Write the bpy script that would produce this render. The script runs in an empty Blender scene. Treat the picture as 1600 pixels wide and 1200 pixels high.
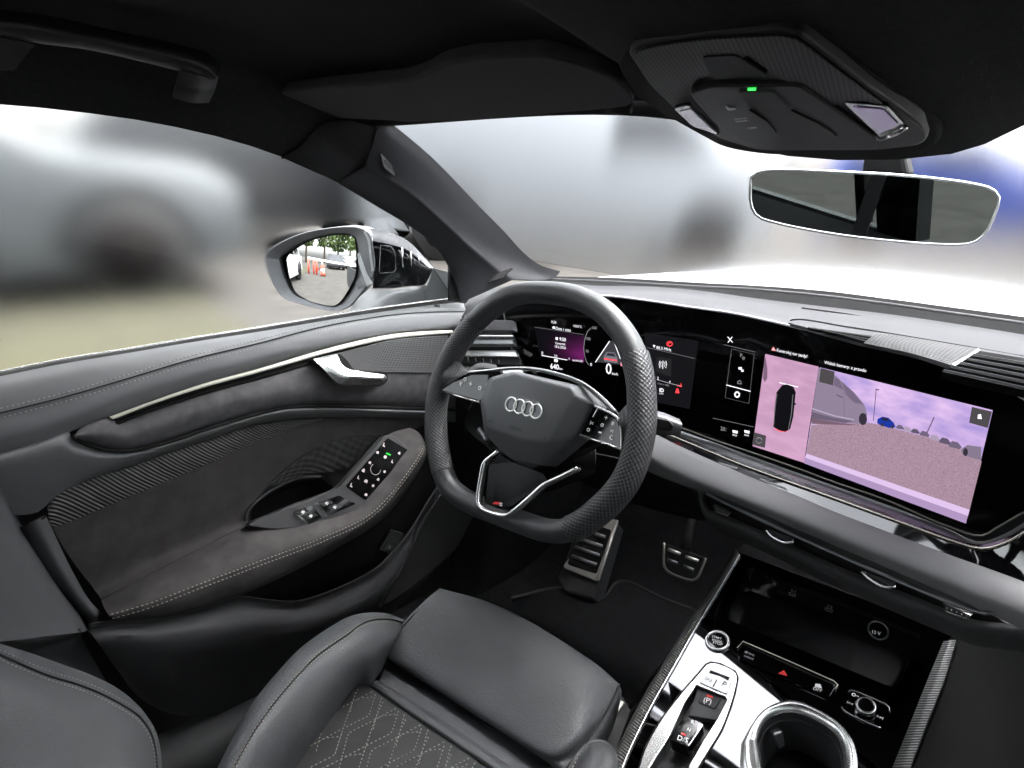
import bpy, bmesh, math, random
from mathutils import Vector as V, Matrix
from math import radians, sin, cos, pi

# ------------------------------------------------------------------ camera
SC = bpy.context.scene
CAM = V((.635, -.717, .348)); FPX = 1149.5
yaw, pit, rol = radians(42.83), radians(17.88), radians(1.95)
FF = V((-sin(yaw)*cos(pit), cos(yaw)*cos(pit), -sin(pit)))
_r = V((cos(yaw), sin(yaw), 0)); _u = _r.cross(FF)
RR = _r*cos(rol) + _u*sin(rol); UU = -_r*sin(rol) + _u*cos(rol)
cd = bpy.data.cameras.new('camera'); cam = bpy.data.objects.new('camera', cd)
SC.collection.objects.link(cam); SC.camera = cam
M = Matrix((RR, UU, -FF)).transposed().to_4x4(); M.translation = CAM
cam.matrix_world = M
cd.sensor_width = 36; cd.lens = FPX/1600*36; cd.clip_start = .02; cd.clip_end = 500

# ------------------------------------------------------------------ sky, sun, exposure
W = bpy.data.worlds.new('World'); SC.world = W; W.use_nodes = True
nt = W.node_tree; nt.nodes.clear()
sky = nt.nodes.new('ShaderNodeTexSky'); sky.sky_type = 'NISHITA'; sky.sun_disc = False
SUN_EL, SUN_AZ = radians(66), radians(15)
sky.sun_elevation = SUN_EL; sky.sun_rotation = SUN_AZ
sky.dust_density = 4; sky.air_density = 1.2
hs = nt.nodes.new('ShaderNodeHueSaturation'); hs.inputs['Saturation'].default_value = .16
bgn = nt.nodes.new('ShaderNodeBackground'); bgn.inputs[1].default_value = .15
wo = nt.nodes.new('ShaderNodeOutputWorld')
nt.links.new(sky.outputs[0], hs.inputs['Color']); nt.links.new(hs.outputs[0], bgn.inputs[0]); nt.links.new(bgn.outputs[0], wo.inputs[0])
sl = bpy.data.lights.new('sun', 'SUN'); sl.energy = .9; sl.angle = radians(40); sl.color = (1, .97, .93)
so = bpy.data.objects.new('sun', sl); SC.collection.objects.link(so)
sd = V((sin(SUN_AZ)*cos(SUN_EL), cos(SUN_AZ)*cos(SUN_EL), sin(SUN_EL)))
so.rotation_euler = sd.to_track_quat('Z', 'Y').to_euler(); so.location = (0, 0, 30)
SC.view_settings.view_transform = 'Standard'; SC.view_settings.look = 'None'
SC.view_settings.exposure = 3.15; SC.view_settings.gamma = 1; SC.view_settings.use_curve_mapping = False
SC.cycles.use_denoising = True
try: SC.cycles.denoiser = 'OPENIMAGEDENOISE'
except Exception: pass
SC.cycles.max_bounces = 10; SC.cycles.transmission_bounces = 8; SC.cycles.glossy_bounces = 4
SC.cycles.transparent_max_bounces = 8

# ------------------------------------------------------------------ points on real planes seen through the photograph's camera
def ray(px, py): return FF + RR*((px-800)/FPX) - UU*((py-600)/FPX)
def on(px, py, n, c):
    d = ray(px, py); t = (c - n.dot(CAM))/n.dot(d); return CAM + d*t
def X(px, py, x): return on(px, py, V((1, 0, 0)), x)
def Y(px, py, y): return on(px, py, V((0, 1, 0)), y)
def Z(px, py, z): return on(px, py, V((0, 0, 1)), z)
class Plane:
    def __init__(s, n, p): s.n = V(n).normalized(); s.p = V(p)
    def __call__(s, px, py, lift=0): return on(px, py, s.n, s.n.dot(s.p) + lift)
    def off(s, d): return Plane(s.n, s.p + s.n*d)

# ------------------------------------------------------------------ things and parts
def empty(name, loc, label, cat, group=None):
    o = bpy.data.objects.new(name, None); SC.collection.objects.link(o); o.location = loc
    o.empty_display_size = .02
    o['label'] = label; o['category'] = cat
    if group: o['group'] = group
    return o
def root_loc(o):
    l = V((0, 0, 0))
    while o: l += o.location; o = o.parent
    return l
def link(name, me, mat=None, parent=None, kind=None, label=None, cat=None, group=None, smooth=True):
    o = bpy.data.objects.new(name, me); SC.collection.objects.link(o)
    if mat is not None and len(me.materials) == 0: me.materials.append(mat)
    if smooth:
        for p in me.polygons: p.use_smooth = True
    if parent is not None:
        o.parent = parent
        top = parent
        while top.parent: top = top.parent
        o.matrix_parent_inverse = Matrix.Translation(-top.location) if parent.type == 'EMPTY' else Matrix.Identity(4)
    for k, v in (('kind', kind), ('label', label), ('category', cat), ('group', group)):
        if v: o[k] = v
    return o
def mesh(name, verts, faces, uvs=None):
    me = bpy.data.meshes.new(name); me.from_pydata([tuple(v) for v in verts], [], faces)
    if uvs:
        l = me.uv_layers.new(name='UVMap')
        for i, lp in enumerate(me.loops): l.data[i].uv = uvs[lp.vertex_index]
    me.validate(); me.update(); return me
def fixn(me):
    bm = bmesh.new(); bm.from_mesh(me); bmesh.ops.recalc_face_normals(bm, faces=bm.faces); bm.to_mesh(me); bm.free()
def bevel(o, w, seg=2, ang=30):
    m = o.modifiers.new('b', 'BEVEL'); m.width = w; m.segments = seg; m.limit_method = 'ANGLE'; m.angle_limit = radians(ang)
    m.harden_normals = False
    return o
def sharp(me, ang=35):
    bm = bmesh.new(); bm.from_mesh(me)
    for e in bm.edges:
        if len(e.link_faces) == 2 and e.calc_face_angle(0) > radians(ang): e.smooth = False
    bm.to_mesh(me); bm.free()

def crs(pts, n):
    """Catmull-Rom resample to n+1 points, even in chord length"""
    pts = [V(p) for p in pts]
    if len(pts) == 2: return [pts[0].lerp(pts[1], i/n) for i in range(n+1)]
    dense = []
    for i in range(len(pts)-1):
        p0 = pts[i-1] if i else pts[0]*2 - pts[1]
        p1, p2 = pts[i], pts[i+1]
        p3 = pts[i+2] if i+2 < len(pts) else pts[-1]*2 - pts[-2]
        d1 = max((p1-p0).length, 1e-6)**.5; d2 = max((p2-p1).length, 1e-6)**.5; d3 = max((p3-p2).length, 1e-6)**.5
        m1 = ((p1-p0)/d1 - (p2-p0)/(d1+d2) + (p2-p1)/d2)*d2
        m2 = ((p2-p1)/d2 - (p3-p1)/(d2+d3) + (p3-p2)/d3)*d2
        for k in range(12):
            t = k/12; t2 = t*t; t3 = t2*t
            dense.append(p1*(2*t3-3*t2+1) + m1*(t3-2*t2+t) + p2*(-2*t3+3*t2) + m2*(t3-t2))
    dense.append(pts[-1]); return even(dense, n)
def even(pts, n):
    L = [0]
    for a, b in zip(pts, pts[1:]): L.append(L[-1] + (b-a).length)
    out = []; j = 0
    for i in range(n+1):
        s = L[-1]*i/n
        while j < len(L)-2 and L[j+1] < s: j += 1
        d = L[j+1]-L[j]; out.append(pts[j].lerp(pts[j+1], (s-L[j])/d if d > 1e-9 else 0))
    return out
def plen(pts): return sum((b-a).length for a, b in zip(pts, pts[1:]))
def loft(name, rows, mat, parent=None, nu=40, nv=4, thick=.003, lin=False, push=None, **kw):
    R = [crs(r, nu) if not lin == 'poly' else even([V(p) for p in r], nu) for r in rows]
    cols = []
    for i in range(nu+1):
        c = [r[i] for r in R]; o = []
        if lin or len(c) == 2:
            for a, b in zip(c, c[1:]): o += [a.lerp(b, k/nv) for k in range(nv)]
            o.append(c[-1])
        else:
            for j in range(len(c)-1):
                p0 = c[j-1] if j else c[0]*2-c[1]; p1, p2 = c[j], c[j+1]
                p3 = c[j+2] if j+2 < len(c) else c[-1]*2-c[-2]
                d1 = max((p1-p0).length, 1e-6)**.5; d2 = max((p2-p1).length, 1e-6)**.5; d3 = max((p3-p2).length, 1e-6)**.5
                m1 = ((p1-p0)/d1 - (p2-p0)/(d1+d2) + (p2-p1)/d2)*d2
                m2 = ((p2-p1)/d2 - (p3-p1)/(d2+d3) + (p3-p2)/d3)*d2
                for k in range(nv):
                    t = k/nv; t2 = t*t; t3 = t2*t
                    o.append(p1*(2*t3-3*t2+1) + m1*(t3-2*t2+t) + p2*(-2*t3+3*t2) + m2*(t3-t2))
            o.append(c[-1])
        cols.append(o)
    nn = len(cols[0]); verts = []; uvs = []
    mid = [c[nn//2] for c in cols]; mc = cols[nu//2]
    us = [0]
    for a, b in zip(mid, mid[1:]): us.append(us[-1]+(b-a).length)
    vs = [0]
    for a, b in zip(mc, mc[1:]): vs.append(vs[-1]+(b-a).length)
    for i, c in enumerate(cols):
        for j, p in enumerate(c): verts.append(p); uvs.append((us[i], vs[j]))
    faces = [(i*nn+j, (i+1)*nn+j, (i+1)*nn+j+1, i*nn+j+1) for i in range(nu) for j in range(nn-1)]
    # faces look at the camera side
    vote = 0
    for f in faces:
        a, b, c, d = (verts[i] for i in f); v = (c-a).cross(d-b).dot((CAM-a).normalized()); vote += v
    if vote < 0: faces = [f[::-1] for f in faces]
    me = mesh(name, verts, faces, uvs); o = link(name, me, mat, parent, **kw)
    if thick:
        m = o.modifiers.new('s', 'SOLIDIFY'); m.thickness = thick; m.offset = -1
        m = o.modifiers.new('e', 'EDGE_SPLIT'); m.split_angle = radians(55)
    return o
def fillet(pts, r, seg=4):
    out = []; n = len(pts)
    for i in range(n):
        p0, p, p1 = V(pts[i-1]), V(pts[i]), V(pts[(i+1) % n])
        rr = r[i] if isinstance(r, (list, tuple)) else r
        a = (p0-p); b = (p1-p); d = min(rr, a.length*.45, b.length*.45)
        if d < 1e-5: out.append(p); continue
        A = p + a.normalized()*d; B = p + b.normalized()*d
        for k in range(seg+1):
            t = k/seg; out.append(A*(1-t)**2 + p*2*t*(1-t) + B*t*t)
    return out
def prism(name, pts, mat, parent=None, thick=.004, n=None, bev=0, seg=2, smooth=False, **kw):
    """solid plate: outline pts is the face towards the viewer, thickness goes away from n"""
    pts = [V(p) for p in pts]; k = len(pts)
    if n is None:
        n = V((0, 0, 0))
        for i in range(k): n += (pts[i]-pts[0]).cross(pts[(i+1) % k]-pts[0])
        n.normalize()
        if n.dot(CAM-pts[0]) < 0: n = -n
    n = V(n).normalized(); verts = pts + [p - n*thick for p in pts]
    faces = [tuple(range(k)), tuple(range(2*k-1, k-1, -1))] + [(i, k+i, k+(i+1) % k, (i+1) % k) for i in range(k)]
    me = mesh(name, verts, faces); fixn(me); o = link(name, me, mat, parent, smooth=smooth, **kw)
    if bev: bevel(o, bev, seg)
    return o
def tube(name, pts, r, mat, parent=None, closed=False, ns=10, ell=(1, 1), up=(0, 0, 1), res=0, caps=True, data=False, **kw):
    pts = [V(p) for p in pts]
    if res and not closed: pts = crs(pts, res)
    n = len(pts); up = V(up); verts = []; uvs = []; L = 0
    for i, p in enumerate(pts):
        a = pts[i-1] if (i or closed) else p; b = pts[(i+1) % n] if (i < n-1 or closed) else p
        t = (b-a).normalized(); s = t.cross(up)
        if s.length < 1e-4: s = t.cross(V((.3, .5, .8)))
        s.normalize(); w = s.cross(t).normalized()
        rr = r[min(i, len(r)-1)] if isinstance(r, (list, tuple)) else r
        if i: L += (p-pts[i-1]).length
        for k in range(ns):
            an = 2*pi*k/ns
            verts.append(p + s*(cos(an)*rr*ell[0]) + w*(sin(an)*rr*ell[1])); uvs.append((L, k/ns))
    faces = []
    for i in range(n if closed else n-1):
        j = (i+1) % n
        for k in range(ns):
            k2 = (k+1) % ns; faces.append((i*ns+k, i*ns+k2, j*ns+k2, j*ns+k))
    if not closed and caps: faces += [tuple(range(ns))[::-1], tuple(range((n-1)*ns, n*ns))]
    me = bpy.data.meshes.new(name); me.from_pydata([tuple(v) for v in verts], [], faces)
    l = me.uv_layers.new(name='UVMap')
    for p in me.polygons:
        vi = list(p.vertices); ks = [q % ns for q in vi]
        for li, q in zip(p.loop_indices, vi):
            u, v = uvs[q]
            if q % ns == 0 and max(ks) == ns-1: v = 1.0
            l.data[li].uv = (u, v)
    me.update(); fixn(me)
    if data: return me
    return link(name, me, mat, parent, **kw)
def ringpts(c, n, r, k=28, a0=0, a1=2*pi, ref=(1, 0, 0)):
    n = V(n).normalized(); s = V(ref) - n*V(ref).dot(n); s.normalize(); w = n.cross(s)
    full = abs(a1-a0-2*pi) < 1e-6
    return [V(c) + s*(r*cos(a0+(a1-a0)*i/(k if full else k-1))) + w*(r*sin(a0+(a1-a0)*i/(k if full else k-1))) for i in range(k)]
def disc(name, c, n, r, mat, parent=None, thick=.003, k=28, bev=0, **kw):
    return prism(name, ringpts(c, n, r, k), mat, parent, thick, n, bev, **kw)
def plate(name, outer, holes, mat, parent, n, thick=.004, **kw):
    """flat plate with real holes"""
    n = V(n).normalized(); bm = bmesh.new(); es = []; loops = []
    for lp in [outer]+holes:
        vs = [bm.verts.new(V(p)) for p in lp]; loops.append(vs)
        for i in range(len(vs)): es.append(bm.edges.new((vs[i], vs[(i+1) % len(vs)])))
    bmesh.ops.triangle_fill(bm, use_beauty=True, use_dissolve=False, edges=es, normal=n)
    top = list(bm.faces)
    for f in top:
        f.normal_update()
        if f.normal.dot(n) < 0: f.normal_flip()
    for vs in loops:
        lo = [bm.verts.new(v.co - n*thick) for v in vs]
        for i in range(len(vs)):
            j = (i+1) % len(vs); bm.faces.new((vs[i], lo[i], lo[j], vs[j]))
    me = bpy.data.meshes.new(name); bm.to_mesh(me); bm.free()
    return link(name, me, mat, parent, smooth=False, **kw)
def text(s, p0, p1, n, mat, parent, h=None, name='lettering', lift=.0006, bold=0):
    """flat print: baseline p0 to p1, letters as thin faces on the surface"""
    cu = bpy.data.curves.new('t', 'FONT'); cu.body = s; cu.size = 1; cu.resolution_u = 2; cu.offset = bold
    o = bpy.data.objects.new('t', cu); SC.collection.objects.link(o); bpy.context.view_layer.update()
    me = bpy.data.meshes.new_from_object(o.evaluated_get(bpy.context.evaluated_depsgraph_get()))
    bpy.data.objects.remove(o)
    n = V(n).normalized(); p0 = V(p0); p1 = V(p1); x = p1-p0; w = x.length; x.normalize(); y = n.cross(x).normalized()
    xs = [v.co.x for v in me.vertices]; x0 = min(xs); sx = w/(max(xs)-x0); sy = h/.69 if h else sx
    for v in me.vertices: v.co = p0 + x*((v.co.x-x0)*sx) + y*(v.co.y*sy) + n*lift
    me.update(); return link(name, me, mat, parent, smooth=False)
def stitches(name, path, mat, parent, pitch=.0042, ln=.0030, r=.0005, lift=None, off=None):
    """a row of thread stitches along a path"""
    path = [V(p) for p in path]; n = max(2, int(plen(path)/pitch)); q = even(path, n); vs = []; fs = []
    for a, b in zip(q, q[1:]):
        d = b-a
        if d.length < 1e-6: continue
        t = d.normalized(); m = (a+b)/2; s = t.cross(V((.31, -.52, .79))).normalized(); w = t.cross(s)
        hl = t*(d.length*ln/pitch/2); i = len(vs)
        vs += [m-hl, m+s*r, m+w*r, m-s*r, m-w*r, m+hl]
        fs += [(i, i+1, i+2), (i, i+2, i+3), (i, i+3, i+4), (i, i+4, i+1), (i+5, i+2, i+1), (i+5, i+3, i+2), (i+5, i+4, i+3), (i+5, i+1, i+4)]
    if not vs: return None
    return link(name, mesh(name, vs, fs), mat, parent, kind='stuff')
def multi(name, meshes, mat, parent=None, **kw):
    """several pieces of one part as one mesh"""
    bm = bmesh.new()
    for m in meshes: bm.from_mesh(m); bpy.data.meshes.remove(m)
    me = bpy.data.meshes.new(name); bm.to_mesh(me); bm.free(); return link(name, me, mat, parent, **kw)
# ------------------------------------------------------------------ materials
ESK = .235   # emission of displays and lit marks against the exposure
def mat(name, col, rough=.5, metal=0., spec=.5, coat=0., emit=None, es=0., var=0., vscale=40, bump=None):
    m = bpy.data.materials.new(name); m.use_nodes = True; t = m.node_tree; b = t.nodes['Principled BSDF']
    b.inputs['Base Color'].default_value = (*col, 1); b.inputs['Roughness'].default_value = rough
    b.inputs['Metallic'].default_value = metal; b.inputs['Specular IOR Level'].default_value = spec
    b.inputs['Coat Weight'].default_value = coat; b.inputs['Coat Roughness'].default_value = .05
    if emit: b.inputs['Emission Color'].default_value = (*emit, 1); b.inputs['Emission Strength'].default_value = es*ESK
    tc = t.nodes.new('ShaderNodeTexCoord')
    if var:
        nz = t.nodes.new('ShaderNodeTexNoise'); nz.inputs['Scale'].default_value = vscale; nz.inputs['Detail'].default_value = 5
        t.links.new(tc.outputs['Object'], nz.inputs['Vector'])
        mx = t.nodes.new('ShaderNodeMix'); mx.data_type = 'RGBA'
        mx.inputs[6].default_value = (*[c*(1-var) for c in col], 1); mx.inputs[7].default_value = (*[c*(1+var) for c in col], 1)
        mr = t.nodes.new('ShaderNodeMapRange'); mr.inputs[1].default_value = .3; mr.inputs[2].default_value = .7
        t.links.new(nz.outputs[0], mr.inputs[0]); t.links.new(mr.outputs[0], mx.inputs[0]); t.links.new(mx.outputs[2], b.inputs['Base Color'])
        rr = t.nodes.new('ShaderNodeMapRange'); rr.inputs[1].default_value = .3; rr.inputs[2].default_value = .7
        rr.inputs[3].default_value = max(.02, rough-.07); rr.inputs[4].default_value = min(1, rough+.07)
        t.links.new(nz.outputs[0], rr.inputs[0]); t.links.new(rr.outputs[0], b.inputs['Roughness'])
    if bump:
        kind, sc, st, dist = bump
        bp = t.nodes.new('ShaderNodeBump'); bp.inputs['Strength'].default_value = st; bp.inputs['Distance'].default_value = dist
        if kind == 'grain':
            vz = t.nodes.new('ShaderNodeTexVoronoi'); vz.inputs['Scale'].default_value = sc; vz.feature = 'F1'
            n2 = t.nodes.new('ShaderNodeTexNoise'); n2.inputs['Scale'].default_value = sc*1.7; n2.inputs['Detail'].default_value = 3
            ad = t.nodes.new('ShaderNodeMath'); ad.operation = 'ADD'
            t.links.new(tc.outputs['Object'], vz.inputs['Vector']); t.links.new(tc.outputs['Object'], n2.inputs['Vector'])
            t.links.new(vz.outputs[0], ad.inputs[0]); t.links.new(n2.outputs[0], ad.inputs[1]); t.links.new(ad.outputs[0], bp.inputs['Height'])
        elif kind == 'leather':
            vz = t.nodes.new('ShaderNodeTexVoronoi'); vz.inputs['Scale'].default_value = sc
            n2 = t.nodes.new('ShaderNodeTexNoise'); n2.inputs['Scale'].default_value = 26; n2.inputs['Detail'].default_value = 4; n2.inputs['Distortion'].default_value = 1.2
            t.links.new(tc.outputs['Object'], vz.inputs['Vector']); t.links.new(tc.outputs['Object'], n2.inputs['Vector'])
            h = nd(t, 'ADD', vz.outputs[0], nd(t, 'MULTIPLY', n2.outputs[0], 2.6)); t.links.new(h, bp.inputs['Height'])
        elif kind == 'noise':
            n2 = t.nodes.new('ShaderNodeTexNoise'); n2.inputs['Scale'].default_value = sc; n2.inputs['Detail'].default_value = 8
            t.links.new(tc.outputs['Object'], n2.inputs['Vector']); t.links.new(n2.outputs[0], bp.inputs['Height'])
        t.links.new(bp.outputs[0], b.inputs['Normal'])
    return m
def nd(t, op, a, b=None):
    n = t.nodes.new('ShaderNodeMath'); n.operation = op
    for i, v in enumerate((a, b)):
        if v is None: continue
        if isinstance(v, (int, float)): n.inputs[i].default_value = v
        else: t.links.new(v, n.inputs[i])
    return n.outputs[0]
def uvxy(t):
    tc = t.nodes.new('ShaderNodeTexCoord'); s = t.nodes.new('ShaderNodeSeparateXYZ'); t.links.new(tc.outputs['UV'], s.inputs[0]); return s.outputs[0], s.outputs[1]
def uvmat(name, c0, c1, rough, fu, fv, mode, st=.8, dist=.001, metal=0.):
    """relief repeated along the surface's own length and width: 'diamond' dots, 'rib' ridges, 'mesh' holes"""
    m = bpy.data.materials.new(name); m.use_nodes = True; t = m.node_tree; b = t.nodes['Principled BSDF']
    u, v = uvxy(t)
    if mode == 'diamond':
        a = nd(t, 'MULTIPLY', u, fu); c = nd(t, 'MULTIPLY', v, fv)
        h = nd(t, 'MULTIPLY', nd(t, 'SINE', nd(t, 'MULTIPLY', a, 2*pi)), nd(t, 'SINE', nd(t, 'MULTIPLY', c, 2*pi)))
        h = nd(t, 'ADD', nd(t, 'MULTIPLY', h, .5), .5)
    elif mode == 'rib':
        a = nd(t, 'ADD', nd(t, 'MULTIPLY', u, fu), nd(t, 'MULTIPLY', v, fv))
        h = nd(t, 'ADD', nd(t, 'MULTIPLY', nd(t, 'SINE', nd(t, 'MULTIPLY', a, 2*pi)), .5), .5)
    else:
        a = nd(t, 'MULTIPLY', u, fu); c = nd(t, 'MULTIPLY', v, fv)
        h = nd(t, 'MULTIPLY', nd(t, 'SINE', nd(t, 'MULTIPLY', nd(t, 'ADD', a, c), 2*pi)), nd(t, 'SINE', nd(t, 'MULTIPLY', nd(t, 'SUBTRACT', a, c), 2*pi)))
        h = nd(t, 'SUBTRACT', 1., nd(t, 'MAXIMUM', h, 0.))
    mx = t.nodes.new('ShaderNodeMix'); mx.data_type = 'RGBA'; mx.inputs[6].default_value = (*c0, 1); mx.inputs[7].default_value = (*c1, 1)
    t.links.new(h, mx.inputs[0]); t.links.new(mx.outputs[2], b.inputs['Base Color'])
    bp = t.nodes.new('ShaderNodeBump'); bp.inputs['Strength'].default_value = st; bp.inputs['Distance'].default_value = dist
    t.links.new(h, bp.inputs['Height']); t.links.new(bp.outputs[0], b.inputs['Normal'])
    b.inputs['Roughness'].default_value = rough; b.inputs['Metallic'].default_value = metal; return m

LEA = mat('black_leather', (.064, .066, .070), .50, spec=.35, var=.12, vscale=9, bump=('leather', 480, .35, .0008))
LEAW = mat('wheel_leather', (.040, .042, .044), .48, spec=.4, var=.08, vscale=14, bump=('grain', 1100, .12, .0004))
PERF = uvmat('perforated_leather', (.010, .010, .011), (.062, .064, .067), .50, 170, 19, 'diamond', .8, .0010)
SUEDE = mat('grey_suede', (.10, .097, .102), .95, spec=.15, var=.25, vscale=45, bump=('noise', 900, .35, .0006))
SUEDED = mat('dark_suede', (.056, .052, .052), .9, spec=.2, var=.22, vscale=38, bump=('noise', 900, .3, .0006))
VINYL = mat('door_vinyl', (.118, .122, .127), .52, var=.06, vscale=25, bump=('grain', 900, .16, .0005))
PLAS = mat('black_plastic', (.036, .0365, .038), .7, spec=.3, var=.1, vscale=30, bump=('grain', 1300, .2, .0003))
ROLL = mat('dash_roll_lightened', (.17, .168, .175), .6, var=.05, vscale=20, bump=('grain', 1100, .3, .0004))  # same material as the pad, colour lightened to offset weaker light here
PLASG = mat('grey_plastic', (.055, .056, .06), .6, var=.1, vscale=30, bump=('grain', 1300, .2, .0003))
DASH = mat('dash_pad', (.066, .066, .070), .85, spec=.12, var=.06, vscale=20, bump=('grain', 1100, .25, .0004))
PADM = mat('airbag_plastic', (.082, .085, .09), .55, var=.05, vscale=30, bump=('grain', 1500, .35, .0003))
LINER = mat('headliner_cloth', (.025, .025, .0265), .95, spec=.1, var=.2, vscale=160, bump=('noise', 900, .6, .0012))
PILL = mat('pillar_cloth', (.034, .034, .037), .9, spec=.15, var=.1, vscale=60, bump=('noise', 1300, .4, .0005))
CARPET = mat('carpet', (.016, .016, .017), 1, spec=.05, var=.3, vscale=80, bump=('noise', 700, .8, .002))
GLOSS = mat('piano_black', (.004, .004, .005), .04, spec=.6, coat=1)
GLASSB = mat('display_glass', (.0015, .0015, .002), .06, spec=.18)
DECK = mat('mirror_black_lacquer', (.15, .15, .155), .03, 1)
RUB = mat('black_rubber', (.010, .010, .010), .65, spec=.25, var=.1)
SATIN = mat('satin_aluminium', (.66, .66, .65), .26, .9)
CHROME = mat('chrome', (.75, .75, .74), .08, 1)
DGREY = mat('dark_satin_metal', (.16, .165, .17), .32, .8)
STEEL = mat('brushed_steel', (.62, .60, .55), .35, .55)
THRD = mat('grey_thread', (.30, .30, .29), .8)
THRC = mat('cream_thread', (.37, .35, .30), .8)
WHITE = mat('white_print', (.70, .70, .70), .5, emit=(1, 1, 1), es=.12)
GREYP = mat('grey_print', (.30, .30, .31), .5)
DARKP = mat('dark_print', (.008, .008, .008), .5)
REDP = mat('red_print', (.62, .02, .02), .4, emit=(1, .03, .03), es=.08)
CREAM = mat('light_strip', (.85, .82, .72), .3, .35)
MIRR = mat('mirror_silver', (.86, .88, .88), .0, 1)
def lit(name, col, s): return mat(name, (0, 0, 0), .3, spec=.08, emit=col, es=s)
PADG = mat('touch_pad_black', (.004, .004, .005), .06, spec=.35)
S_W = lit('screen_white', (.9, .9, .95), .75); S_G = lit('screen_grey', (.5, .5, .52), .35); S_R = lit('screen_red', (1, .05, .06), .8)
S_DIM = lit('screen_panel', (.05, .05, .055), .25); S_LINE = lit('screen_line', (.3, .3, .32), .3); S_GREEN = lit('green_led', (.05, 1, .12), .7)
S_MAG = lit('screen_magenta', (.35, .04, .28), .25)
# ------------------------------------------------------------------ the setting: floor, headliner, pillars, glass
def sheet(name, pts, m, thick=.01, **kw): return prism(name, pts, m, None, thick, **kw)
sheet('floor', [V((-.43, -2.1, -.64)), V((1.2, -2.1, -.64)), V((1.2, .45, -.64)), V((-.43, .45, -.64))], CARPET, kind='structure', n=(0, 0, 1))
loft('footwell', [[V((-.43, .44, -.645)), V((1.2, .44, -.645))], [V((-.43, .58, -.60)), V((1.2, .58, -.60))], [V((-.43, .72, -.42)), V((1.2, .72, -.42))], [V((-.43, .74, -.10)), V((1.2, .74, -.10))]], CARPET, None, 4, 4, .01, kind='structure')
edge = [X(0, 163, -.40), X(115, 174, -.40), X(230, 190, -.398), X(350, 216, -.395), X(440, 245, -.395), X(527, 285, -.40)]
e0 = [V((-.41, -2.1, .36)), V((-.405, -.8, .375))] + edge
r1 = [p + V((.02, 0, .028)) for p in e0]
r1[-1] = V((-.365, -.03, .335))
r2 = [V((-.33, -2.1, .455)), V((-.33, -.8, .462)), V((-.33, -.5, .462)), V((-.33, -.25, .445)), V((-.33, -.1, .412)), V((-.325, .01, .383))]
r3 = [V((-.1, -2.1, .48)), V((-.1, -.8, .485)), V((-.1, -.5, .485)), V((-.1, -.25, .465)), V((-.1, -.1, .428)), V((-.1, .02, .397))]
r4 = [V((.2, -2.1, .485)), V((.2, -.8, .49)), V((.2, -.5, .488)), V((.2, -.25, .46)), V((.2, -.1, .42)), V((.2, .02, .394))]
r5 = [V((.28, -2.1, .485)), V((.28, -.8, .488)), V((.28, -.5, .475)), V((.28, -.32, .434)), V((.28, -.1, .379)), V((.28, .0, .354))]
mir = lambda r: [V((.74-p.x, p.y, p.z)) for p in r]
hl = loft('headliner', [e0, r1, r2, r3, r4, r5, mir(r5), mir(r4), mir(r3), mir(r2), mir(r1), mir(e0)], LINER, None, 40, 4, .004, kind='structure')

# windscreen pillar trim on the driver's side
t = empty('windscreen_pillar', (-.42, .3, .1), 'dark grey windscreen pillar trim with a small airbag tag, above the wing mirror', 'pillar')
inn = [Y(591, 201, .0), Y(662, 259, .11), Y(737, 334, .24), Y(775, 371, .32), Y(812, 409, .42), Y(836, 425, .47), Y(866, 434, .52)]
rdg = [X(571, 260, -.366), X(600, 276, -.365), X(644, 304, -.366), X(700, 354, -.370), X(737, 388, -.374), X(775, 420, -.38), X(800, 438, -.375)]
out = [X(529, 285, -.40), X(587, 320, -.405), X(644, 355, -.41), X(676, 380, -.412), X(702, 416, -.415), X(714, 445, -.415), X(720, 472, -.41)]
gl = [p + V((.0, .02, .012)) for p in inn]
loft('pillar_trim', [gl, inn, [a.lerp(b, .86) + V((.001, -.001, .001)) for a, b in zip(inn, rdg)], rdg, [a.lerp(b, .15) for a, b in zip(rdg, out)], out, [p + V((-.03, .03, 0)) for p in out]], PILL, t, 36, 4, .003)
# cloth-covered upper end where the pillar meets the headliner
ju = [X(529, 285, -.399), X(556, 268, -.383), X(571, 258, -.374), V(inn[0]).lerp(rdg[0], .5), inn[0] + V((0, -.002, .002))]
jl = [X(440, 246, -.395), X(470, 228, -.37), X(490, 205, -.36), X(510, 192, -.345), Y(540, 186, -.05)]
jm = [a.lerp(b, .5) + (CAM-a).normalized()*.004 for a, b in zip(ju, jl)]
loft('pillar_cap', [[p - (CAM-p).normalized()*.01 for p in jl], jl, jm, ju], LINER, t, 16, 4, .003)
seam = [p + (CAM-p).normalized()*.0015 for p in ju]
tube('seam', seam, .0012, RUB, t, res=24)
b0, b1, b2, b3 = [(592, 239), (611, 253), (619, 277), (598, 258)], 0, 0, 0
_n = (inn[1]-inn[0]).cross(rdg[1]-inn[0]); _n = _n if _n.dot(CAM-inn[0]) > 0 else -_n
pp = Plane(_n, inn[0].lerp(rdg[1], .5)); pp = Plane(_n, pp(605, 258, .004))
tag = prism('airbag_tag', fillet([pp(595, 240), pp(612, 258), pp(618, 276), pp(600, 262)], .006), mat('tag_grey', (.16, .16, .165), .6), t, .003, bev=.0005)
text('AIRBAG', pp(597, 252), pp(616, 270), pp.n, DARKP, tag, lift=.001)
tg = Plane((.35, -.5, .79), X(775, 430, -.385))
for i in range(5):
    a = (762+i*3, 440-i*3.2)
    prism('defroster_slat', [tg(a[0], a[1], .003), tg(a[0]+26, a[1]-9, .003), tg(a[0]+27, a[1]-7.6, .003), tg(a[0]+1, a[1]+1.4, .003)], RUB, t, .002)
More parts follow.
